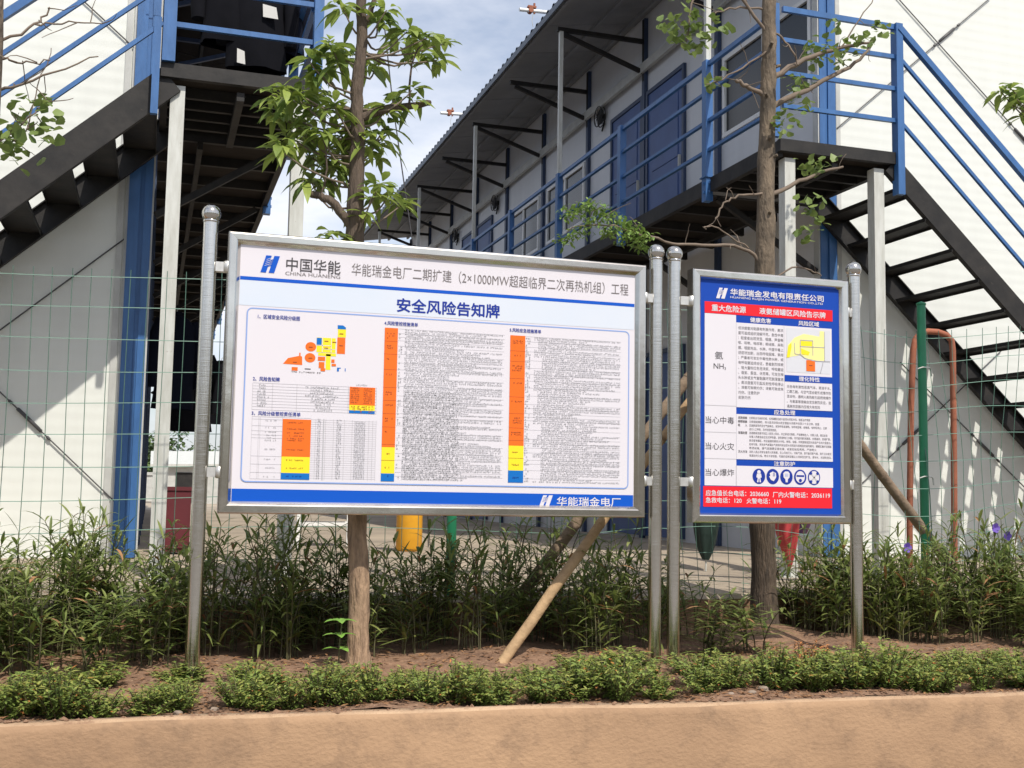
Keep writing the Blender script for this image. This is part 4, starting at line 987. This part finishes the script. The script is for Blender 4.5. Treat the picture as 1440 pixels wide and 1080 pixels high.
# ---------------------------------------------------------------- plants
def strap_plant(rg, nst, h, pale=.06):
    st = MB(); lf = MB(); s2 = []
    for k in range(nst):
        a = rg.uniform(0, 6.28); lean = rg.uniform(.0, .34); hh = h*rg.uniform(.45, 1.05)
        bx_, by_ = rg.uniform(-.09, .09), rg.uniform(-.07, .07)
        p = [Vector((bx_ + math.cos(a)*lean*t*t*hh, by_ + math.sin(a)*lean*t*t*hh, hh*t)) for t in (0, .25, .5, .75, 1)]
        st.tube(p, [.004, .004, .0035, .003, .002], 5)
        nn = rg.randint(9, 13); a2 = rg.uniform(0, 3.14)
        for i in range(nn):
            t = .12 + .88*i/(nn-1); x = p[min(int(t*4), 3)].lerp(p[min(int(t*4)+1, 4)], t*4-min(int(t*4), 3)); a2 += 1.45
            if t < .45 and rg.random() < .5: continue
            for sg in (0, math.pi):
                aa = a2 + sg + rg.uniform(-.4, .4); el = rg.uniform(.35, 1.05) + (.35 if t > .92 else 0)
                d = Vector((math.cos(aa)*math.cos(el), math.sin(aa)*math.cos(el), math.sin(el)))
                L = rg.uniform(.13, .29)*(1.0 if t < .9 else .8)
                lf.leaf(x, d, (0, 0, 1), L, rg.uniform(.011, .024), rg.uniform(.12, .65), 1 if rg.random() < pale else (2 if rg.random() < .045 else 0), 4, [.25, .9, 1, .7, 0], .3)
    return st, lf
protos = []
rg = random.Random(77)
SLAB = 'tall strap leaved plant in the dark green thicket behind the boards'
for k in range(6):
    r0 = empty('strap_leaved_plant'); st, lf = strap_plant(rg, rg.randint(8, 11), .84 + .05*(k % 3)); st.build('stems', 'stem', r0); lf.build('leaves', ['leaf_strap', 'leaf_strap_pale', 'leaf_dry'], r0)
    tag(r0, SLAB, 'plant', 'strap leaved plants in the thicket'); protos.append(r0)
spots = []
x = -1.75
while x < 7.4:
    for row, (yy, pr) in enumerate(((6.03, .4), (6.30, .95), (6.58, .9), (6.84, .85))):
        if rg.random() > pr: continue
        xx = x + rg.uniform(-.11, .11) + .09*row; y = yy + rg.uniform(-.1, .1)
        if (xx-1.07)**2 + (y-6)**2 < .035 or (abs(xx-1.05) < .13 and y < 6) or (xx-3.88)**2 + (y-6.7)**2 < .06: continue
        if 3.0 < xx < 3.55 and row in (1, 3): continue
        if 3.55 < xx < 4.08 and y < 6.75: continue
        pass
        if xx < .1: sc = rg.uniform(.58, .82) if xx < -.55 or xx > -.25 else rg.uniform(.75, .98)
        elif xx < 2.75: sc = rg.uniform(.5, .95)
        elif xx < 4.05: sc = rg.uniform(.45, .72)
        elif xx < 4.6: sc = rg.uniform(.58, .88)
        else: sc = rg.uniform(.55, .92)
        if row == 0: sc *= .8
        spots.append((xx, y, sc))
    x += .26 if .1 < x < 3.8 else .225
for i, (xx, y, sc) in enumerate(spots):
    o = protos[i] if i < 6 else copy_tree(protos[rg.randint(0, 5)])
    o.location = (xx, y, soil_z(xx, y)-.01); o.rotation_euler = (0, 0, rg.uniform(0, 6.28)); o.scale = (1, 1, sc)
# purple flowers on a few stems by the right-hand post
fl_proto = None
for i, (fx, fy, fz) in enumerate(((5.37, 6.3, 1.215), (5.55, 6.4, 1.16), (5.82, 6.35, 1.17), (4.75, 6.4, 1.08))):
    r0 = empty('strap_leaved_plant', (fx, fy, soil_z(fx, fy)))
    tag(r0, ('strap leaved plant topped by a purple flower, first right of the green fence post', 'strap leaved plant topped by a purple flower beside the rusty hoop', 'strap leaved plant topped by a purple flower, rightmost in the thicket', 'strap leaved plant with a purple flower just right of the narrow board')[i], 'plant', 'strap leaved plants in the thicket')
    st, lf = strap_plant(random.Random(50+i), 4, fz-soil_z(fx, fy)-.05); h = fz-soil_z(fx, fy)
    st.tube([(0, 0, 0), (.01, 0, h*.6), (0, 0, h)], .004, 5)
    st.build('stems', 'stem', r0); lf.build('leaves', ['leaf_strap', 'leaf_strap_pale', 'leaf_dry'], r0)
    f = MB()
    for k in range(5):
        a = 2*math.pi*k/5; f.leaf((0, -.005, h), (math.cos(a), -.45, math.sin(a)), (0, -1, .2), .036, .034, 0, 0, 3, [.4, .9, 1, .5], .1)
    f.build('flower', 'flower', r0)

def shrub_mesh(rg, h, w, n, tipm=.3):
    st = MB(); lf = MB()
    for k in range(n):
        a = rg.uniform(0, 6.28); rr = w*rg.random()**.6; x, y = math.cos(a)*rr*.6, math.sin(a)*rr*.6
        hh = h*rg.uniform(.55, 1.05)*(1-.3*(rr/w)**2); tip = Vector((math.cos(a)*rr*1.1, math.sin(a)*rr*1.0, hh))
        p = [Vector((x*.4, y*.4, 0)), Vector((x, y, hh*.5)), tip]
        st.tube(p, [.004, .003, .0015], 4)
        for i in range(16):
            t = .12 + .88*i/15; q_ = p[0].lerp(p[1], t*2) if t < .5 else p[1].lerp(p[2], t*2-1)
            for j in range(2):
                aa = rg.uniform(0, 6.28); el = rg.uniform(-.2, .8); d = Vector((math.cos(aa)*math.cos(el), math.sin(aa)*math.cos(el), math.sin(el)))
                lf.leaf(q_, d, (rg.uniform(-.3, .3), rg.uniform(-.3, .3), 1), rg.uniform(.022, .042), rg.uniform(.008, .015), .25, 2 if rg.random() < .03 else (1 if (t > .75 and rg.random() < tipm*1.6) else 0), 3, [.3, 1, .8, 0], .2)
    return st, lf
def ordinal(n): return ('first','second','third','fourth','fifth','sixth','seventh','eighth','ninth','tenth','eleventh','twelfth','thirteenth','fourteenth','fifteenth','sixteenth','seventeenth','eighteenth','nineteenth','twentieth')[n]
sp = []
rg = random.Random(41)
for k in range(6):
    r0 = empty('low_shrub'); st, lf = shrub_mesh(rg, .215 + .02*(k % 3), .16 + .015*(k % 2), 40); st.build('stems', 'stem', r0); lf.build('leaves', ['leaf_shrub', 'leaf_shrub_tip', 'leaf_orange'], r0); sp.append(r0)
pos = []
# sparse on the left, a close hedge on the right
for u in (-45, 2, 38, 78, 129, 184, 240, 318, 352, 388, 430, 468, 503, 545, 584, 628, 668): pos.append((-.53 + .00297*u + rng.uniform(-.02, .02), rng.uniform(.18, .28)))
for u in (-20, 62, 212, 335, 372, 448, 488, 562, 610, 650, 690): pos.append((-.53 + .0031*u + rng.uniform(-.02, .02), rng.uniform(.42, .56)))
x = 1.52
while x < 5.6:
    pos.append((x, rng.uniform(.21, .32))); pos.append((x+.09, rng.uniform(.46, .64))); x += rng.uniform(.155, .235)
x = -.45
while x < 5.7:
    pos.append((x, rng.uniform(.68, .92))); x += rng.uniform(.20, .42)
pos.sort()
zones = [(-9, .235, 'left of the left steel post'), (.235, 1.07, 'between the left steel post and the tree'), (1.07, 1.9, 'between the tree and the pale prop pole'), (1.9, 2.72, 'between the prop pole and the paired posts'), (2.72, 3.9, 'below the narrow board'), (3.9, 99, 'right of the rightmost steel post')]
cnt = {}
for i, (x, dy) in enumerate(pos):
    o = sp[i] if i < 6 else copy_tree(sp[rg.randint(0, 5)])
    y = kerb_line(x) + dy + .06; o.location = (x, y, soil_z(x, y)-.01); o.rotation_euler = (0, 0, rg.uniform(0, 6.28)); s_ = rg.uniform(.66, 1.16)*(.92 if x < 1.5 else 1); o.scale = (s_, s_, s_*rg.uniform(.72, 1.0)*(.95 if dy < .36 else (.74 if dy < .67 else .6)))
    z = [k for k, (a, c, _) in enumerate(zones) if a <= x < c][0]; row = 'front' if dy < .42 else ('middle' if dy < .67 else 'rear'); n = cnt.get((z, row), 0); cnt[(z, row)] = n+1
    tag(o, 'green shrub %s, %s from left, %s row' % (zones[z][2], ordinal(n), row), 'shrub', 'low shrubs along the kerb')
# dry orange shrub
r0 = empty('dry_shrub', (3.42, 5.52, soil_z(3.42, 5.52))); st, lf = shrub_mesh(random.Random(9), .20, .16, 22); st.build('stems', 'stem', r0); lf.build('leaves', ['leaf_orange', 'leaf_dry', 'leaf_dry'], r0)
tag(r0, 'withered orange brown shrub behind the green row below the narrow board', 'shrub')
# pale sprout at the foot of the left tree
r0 = empty('sprout', (.955, 5.86, soil_z(.955, 5.86))); st = MB(); st.tube([(0,0,0),(0,0,.12),(.01,0,.24)], .004, 5); lf = MB(); rg = random.Random(2)
for z, n in ((.10, 3), (.17, 4), (.24, 5)): 
    for k in range(n):
        a = 2*math.pi*k/n + z*9; lf.leaf((0, 0, z), (math.cos(a), math.sin(a), .35), (0, 0, 1), .095, .045, .35, 0, 4, LANCE, .2)
st.build('stem', 'stem', r0); lf.build('leaves', 'sprout', r0); tag(r0, 'bright green seedling with broad leaves at the foot of the tree trunk', 'seedling')

# litter of dry leaves and crumbs on the soil
b = MB(); rg = random.Random(13)
for k in range(5200):
    x = rg.uniform(-1.4, 6.0); y = kerb_line(x) + .10 + rg.random()**1.3*1.5; z = soil_z(x, y) + .006
    a = rg.uniform(0, 6.28); b.leaf((x, y, z), (math.cos(a), math.sin(a), rg.uniform(0, .3)), (0, 0, 1), rg.uniform(.02, .055), rg.uniform(.008, .02), .1, rg.choice((0, 0, 1)), 3, None, .3)
tag(b.build('leaf_litter', ['leaf_dry', 'soil']), 'scattered dry brown leaves lying on the bare soil', 'leaf litter', kind='stuff')
# stones
def stone(x, dy, r, label, seed):
    rg = random.Random(seed); bm = bmesh.new(); bmesh.ops.create_icosphere(bm, subdivisions=2, radius=r)
    for v in bm.verts: v.co = Vector((v.co.x*1.3, v.co.y, v.co.z*.6))*(1 + rg.uniform(-.16, .16))
    me = bpy.data.meshes.new('stone'); bm.to_mesh(me); bm.free(); me.materials.append(M['stone'])
    o = bpy.data.objects.new('stone', me); COL.objects.link(o); y = kerb_line(x)+dy; o.location = (x, y, soil_z(x, y)+r*.3); o.rotation_euler = (0, 0, rg.uniform(0, 6))
    tag(o, label, 'stone', 'stones lying by the kerb')
for i, (x, dy, r, lb) in enumerate(((.155,.21,.018,'small pale stone in the bare soil left of the left steel post'), (.30,.22,.016,'small pale stone just right of the left steel post'), (.66,.42,.018,'pale stone between two shrubs near the left of the wide board'), (2.62,.20,.014,'grey stone on the soil in front of the paired steel posts'), (2.74,.22,.017,'larger grey stone at the foot of the paired steel posts'), (2.84,.30,.022,'dark rounded stone right of the paired steel posts'), (1.95,.17,.016,'small pale stone near the kerb below the prop pole'), (3.9,.2,.017,'small pale stone in front of the rightmost steel post'))): stone(x, dy, r, lb, i)

# ---------------------------------------------------------------- things in the yard and on the buildings
def jacket(loc, w, h, m, label, seed, rz=0, patch=None):
    """a jacket hanging from a hanger: body loft with open hem, two sleeves, collar; hook on top"""
    rg = random.Random(seed); root = empty('hanging_jacket', loc); root.rotation_euler = (0, 0, rz); tag(root, label, 'jacket', 'dark clothes hung out on the left block')
    b = MB(); n = 20; secs = [(0, .16, .05), (-.04, .60, .07), (-.12, .98, .10), (-.45, .95, .13), (-.8, 1.0, .14), (-1.0, 1.05, .12)]
    vs = []
    for z, sx, sy in secs:
        for k in range(n):
            a = 2*math.pi*k/n; f = 1 + .10*math.sin(a*5+z*6+seed)*(-z) + rg.uniform(-.02, .02)
            vs.append((math.cos(a)*sx*w*.5*f, math.sin(a)*sy*f, z*h))
    b.add(vs, [(i*n+k, i*n+(k+1) % n, (i+1)*n+(k+1) % n, (i+1)*n+k) for i in range(len(secs)-1) for k in range(n)], 0, True)
    for sg in (-1, 1):
        b.tube([(sg*w*.42, 0, -.07*h), (sg*w*.56, -.01, -.25*h), (sg*w*.60, -.02, -.5*h), (sg*w*.58, -.03, -.78*h)], [.055, .062, .058, .05], 10)
    b.tube([(math.cos(a)*w*.11, math.sin(a)*.05, .01) for a in [2*math.pi*k/10 for k in range(11)]], .02, 6)
    b.build('body', m, root)
    hk = MB(); hk.tube([(0, 0, 0), (0, 0, .05), (.015, 0, .07), (.03, 0, .06)], .004, 5); hk.build('hanger', 'galv', root)
    if patch: 
        for (px, pz, pw, ph) in ((.10, -.50, .055, .10), (-.10, -.93, .03, .11)):
            p = MB(); p.add([((px-pw)*w/.42, -.150, pz*h-ph/2), ((px+pw)*w/.42, -.152, pz*h-ph*.6), ((px+pw*.7)*w/.42, -.150, pz*h+ph*.3), ((px-pw*1.1)*w/.42, -.146, pz*h+ph/2)], [(0,1,2,3)]); p.build('lining_patch', 'pale_cloth', root)
jacket((.42, 8.55, 5.42), .40, .72, 'cloth_dark', 'black jacket hanging upstairs at the left end of the clothes row', 1, .1)
jacket((.62, 8.5, 5.35), .42, .84, 'cloth_dark', 'black jacket with a pale patch hanging in the middle upstairs', 2, -.1, True)
jacket((.80, 8.6, 5.38), .36, .70, 'cloth_navy', 'navy jacket hanging upstairs nearest the blue railing post', 3, .25)
jacket((.40, 13.6, 2.98), .5, .95, 'cloth_dark', 'black coat hanging under the left corridor close to its wall', 4, .2)
jacket((.78, 14.4, 2.92), .44, .75, 'cloth_dark', 'black coat hanging under the left corridor on the open side', 5, -.2)
jacket((.20, 12.4, 3.2), .42, 1.0, 'cloth_navy', 'navy overalls hanging lowest under the left corridor', 6, .4)
b = MB(); b.tube([(-.1, 8.55, 5.47), (.45, 8.55, 5.455), (.95, 8.55, 5.47)], .004, 5); tag(b.build('clothes_line', 'rod'), 'thin clothes line across the left landing above the jackets', 'clothes line')

b = MB(); r0 = empty('metal_cabinet', (.20, 9.5, yard_z(9.5))); b.box(-.12, .12, -.1, .1, .02, .50); b.box(-.13, .13, -.11, .11, .50, .53); b.build('body', 'maroon', r0)
d = MB(); d.box(-.105, .105, -.112, -.1005, .05, .48); d.build('door', 'maroon', r0)
for x in (-.09, .09):
    d = MB(); d.box(x-.02, x+.02, -.08, .08, 0, .0195); d.build('foot', 'black', r0)
tag(r0, 'dark red metal cabinet standing in the alley left of the wide board', 'cabinet')

r0 = empty('gas_cylinder', (2.20, 9.9, yard_z(9.9))); b = MB(); b.lathe((0,0,0), [(0,0),(.10,0),(.115,.03),(.115,.52),(.10,.60),(.05,.66),(.03,.68),(.03,.70),(0,.70)], 22); b.build('body', 'yellow', r0)
b = MB(); b.lathe((0,0,.66), [(.07,0),(.075,.01),(.075,.11),(.065,.11),(.065,.0)], 18); b.build('collar', 'yellow', r0); b = MB(); b.lathe((0,0,.70), [(.02,0),(.02,.05),(.03,.05),(.03,.07),(0,.07)], 12); b.build('valve', 'galv', r0)
tag(r0, 'yellow gas cylinder standing in the yard behind the wide board', 'gas cylinder')

r0 = empty('folding_table', (1.55, 10.6, yard_z(10.6))); b = MB(); b.box(-.30, .30, -.25, .25, .62, .65); b.build('table_top', 'white', r0)
for x in (-.26, .26):
    for y in (-.21, .21):
        b = MB(); b.box(x-.015, x+.015, y-.015, y+.015, 0, .6195); b.build('leg', 'white', r0)
b = MB(); b.box(-.245, .245, -.225, -.195, .2, .23); b.box(-.245, .245, .195, .225, .2, .23); b.build('crossbar', 'white', r0)
tag(r0, 'white legged folding table in the yard behind the young tree trunk', 'table')

def umbrella(loc, m, top, wide, label, lean, oval=False):
    r0 = empty('folded_umbrella', loc); r0.rotation_euler = lean; tag(r0, label, 'umbrella', 'folded umbrellas propped tip down in the yard')
    b = MB(); n = 20; prof = [(.004, .06), (.02, .10), (.05, .2), (.085*wide, .34), (.10*wide, .48), (.085*wide, top*.8), (.03, top)]
    if oval: prof = [(.10*wide*math.sin(math.pi*(.02+.94*k/12))**.5, .09+(top-.09)*k/12) for k in range(13)]
    vs = []
    for r_, z in prof:
        for k in range(n):
            a = 2*math.pi*k/n; f = r_*(1 + .18*math.cos(a*5)); vs.append((math.cos(a)*f, math.sin(a)*f, z))
    b.add(vs, [(i*n+k, i*n+(k+1) % n, (i+1)*n+(k+1) % n, (i+1)*n+k) for i in range(len(prof)-1) for k in range(n)], 0, True); b.build('canopy', m, r0)
    b = MB(); b.tube([(0,0,0),(0,0,top+.1)], .007, 8); b.build('shaft', 'galv', r0)
    b = MB(); b.tube([(0,0,top+.1),(0,0,top+.2),(.03,0,top+.24),(.06,0,top+.2)], .011, 8); b.build('handle', 'black', r0)
umbrella((4.71, 7.75, yard_z(7.75)), 'red_cloth', .85, .95, 'red folded umbrella standing tip down beside the ginkgo trunk', (0, -.05, 0))
umbrella((4.17, 8.1, yard_z(8.1)), 'green_cloth', .95, 1.0, 'dark green folded umbrella standing tip down left of the ginkgo trunk', (0, .02, 0), True)
r0 = empty('cloth_bag', (4.93, 8.0, yard_z(8.0)+.30)); b = MB(); b.lathe((0,0,0), [(0,0),(.07,.01),(.10,.08),(.095,.2),(.05,.3),(.03,.34)], 14); b.build('body', 'cloth_purple', r0); b = MB(); b.tube([(-.03,0,.33),(-.04,0,.45),(.0,0,.5),(.04,0,.45),(.03,0,.33)], .006, 6); b.build('strap', 'cloth_purple', r0)
tag(r0, 'purple cloth bag beside the red folded umbrella', 'bag')

# scaffold tubes with clamps over the eave
for i, (y, z, lb) in enumerate(((13.35, 7.50, 'short scaffold tube with rusty clamp on the near roof edge'), (17.5, 7.47, 'short scaffold tube with rusty clamp on the far roof edge'))):
    r0 = empty('scaffold_tube', (4.40, y, z)); tag(r0, lb, 'tube', 'scaffold tubes lying over the eave')
    b = MB(); b.tube([(-.17, 0, .03), (1.2, 0, .09)], .024, 12); b.build('tube', 'white', r0)
    c = MB(); c.tube([(-.02, -.03, .04), (-.02, .05, .04)], .035, 10); c.tube([(.03, 0, .0), (.03, 0, .14)], .014, 6); c.box(-.06, .05, -.03, .03, .07, .095); c.build('clamp', 'rust', r0)
    c = MB(); c.tube([(.02, 0, .02), (.0, 0, -.10), (.02, .01, -.17)], .004, 5); c.build('tie_wire', 'galv', r0)
# cable hanging across the alley
b = MB(); b.tube([(1.72, 10, 6.6), (1.822, 10, 6.0), (1.97, 10, 4.9), (2.184, 10, 3.65), (2.35, 10, 2.3), (2.4, 10, .9)], .006, 6); tag(b.build('cable', 'rod'), 'thin dark cable hanging down through the open sky', 'cable')

# ---------------------------------------------------------------- the far end of the alley
b = MB(); b.box(-6, 16, 40, 40.2, .8, 1.75); b.box(-6, 16, 39.95, 40.25, 1.75, 1.85); tag(b.build('garden_wall', 'trim'), 'low pale wall closing the far end of the alley', 'wall')
r0 = empty('shed', (1.1, 37, .72)); b = MB(); b.box(-.9, .9, -.8, .8, 0, 1.3); b.build('wall', 'trim', r0); b = MB(); b.add([(-1.1,-1,1.25),(1.1,-1,1.3),(1.1,1,1.75),(-1.1,1,1.7),(-1.1,-1,1.33),(1.1,-1,1.38),(1.1,1,1.83),(-1.1,1,1.78)], [(0,3,2,1),(4,5,6,7),(0,1,5,4),(1,2,6,5),(2,3,7,6),(3,0,4,7)]); b.build('roof', 'galv', r0)
b = MB(); b.box(-.35, .35, -.815, -.802, .02, 1.1); b.build('door', 'dark', r0)
tag(r0, 'small pale shed with a white roof far down the alley', 'shed')
def far_tree(x, y, h, w, label, seed):
    rg = random.Random(seed); r0 = empty('round_tree', (x, y, .88)); tag(r0, label, 'tree', 'trees beyond the alley')
    b = MB(); b.tube([(0,0,0),(.05,0,h*.3),(0,.1,h*.6)], [.16,.12,.05], 8); b.build('trunk', 'bark_dark', r0)
    f = MB()
    for c in range(26):
        v = jit(rg, 1); v.normalize(); v *= rg.random()**.4; cc = Vector((v.x*w*.5, v.y*w*.5, h*.62 + v.z*h*.36))
        for k in range(46):
            o = jit(rg, .45); a = rg.uniform(0, 6.28); f.leaf(cc+o, (math.cos(a), math.sin(a), rg.uniform(-.6, .4)), (0, 0, 1), .24, .13, .3, 0, 3, None, .1)
    f.build('crown', 'crown_far', r0)
for i, (x, y, h, w, lb) in enumerate(((.2, 45, 2.6, 2.6, 'low bushy tree beyond the far wall, left of the alley mouth'), (2.6, 48, 2.2, 3.0, 'low bushy tree beyond the far wall in the alley mouth'), (6.5, 47, 3.2, 3.4, 'taller bushy tree beyond the far wall on the right'))): far_tree(x, y, h, w, lb, i)
# clods of earth on the bed
b = MB(); rg = random.Random(23)
OCT = [(1,0,0),(0,1,0),(-1,0,0),(0,-1,0),(0,0,1),(0,0,-1)]; OF = [(0,1,4),(1,2,4),(2,3,4),(3,0,4),(1,0,5),(2,1,5),(3,2,5),(0,3,5)]
for k in range(4200):
    x = rg.uniform(-1.4, 6.0); y = kerb_line(x) + .045 + rg.random()**1.4*1.5; z = soil_z(x, y) if y > kerb_line(x)+.09 else KZ; r = rg.uniform(.003, .013)*(1 if rg.random() < .9 else 1.8)
    b.add([(x+a*r*rg.uniform(.7, 1.3), y+c*r*rg.uniform(.7, 1.3), z+d*r*rg.uniform(.5, .9)) for a, c, d in OCT], OF)
tag(b.build('soil_clods', 'soil'), 'loose crumbs of red brown earth on the planting bed', 'soil', kind='stuff')
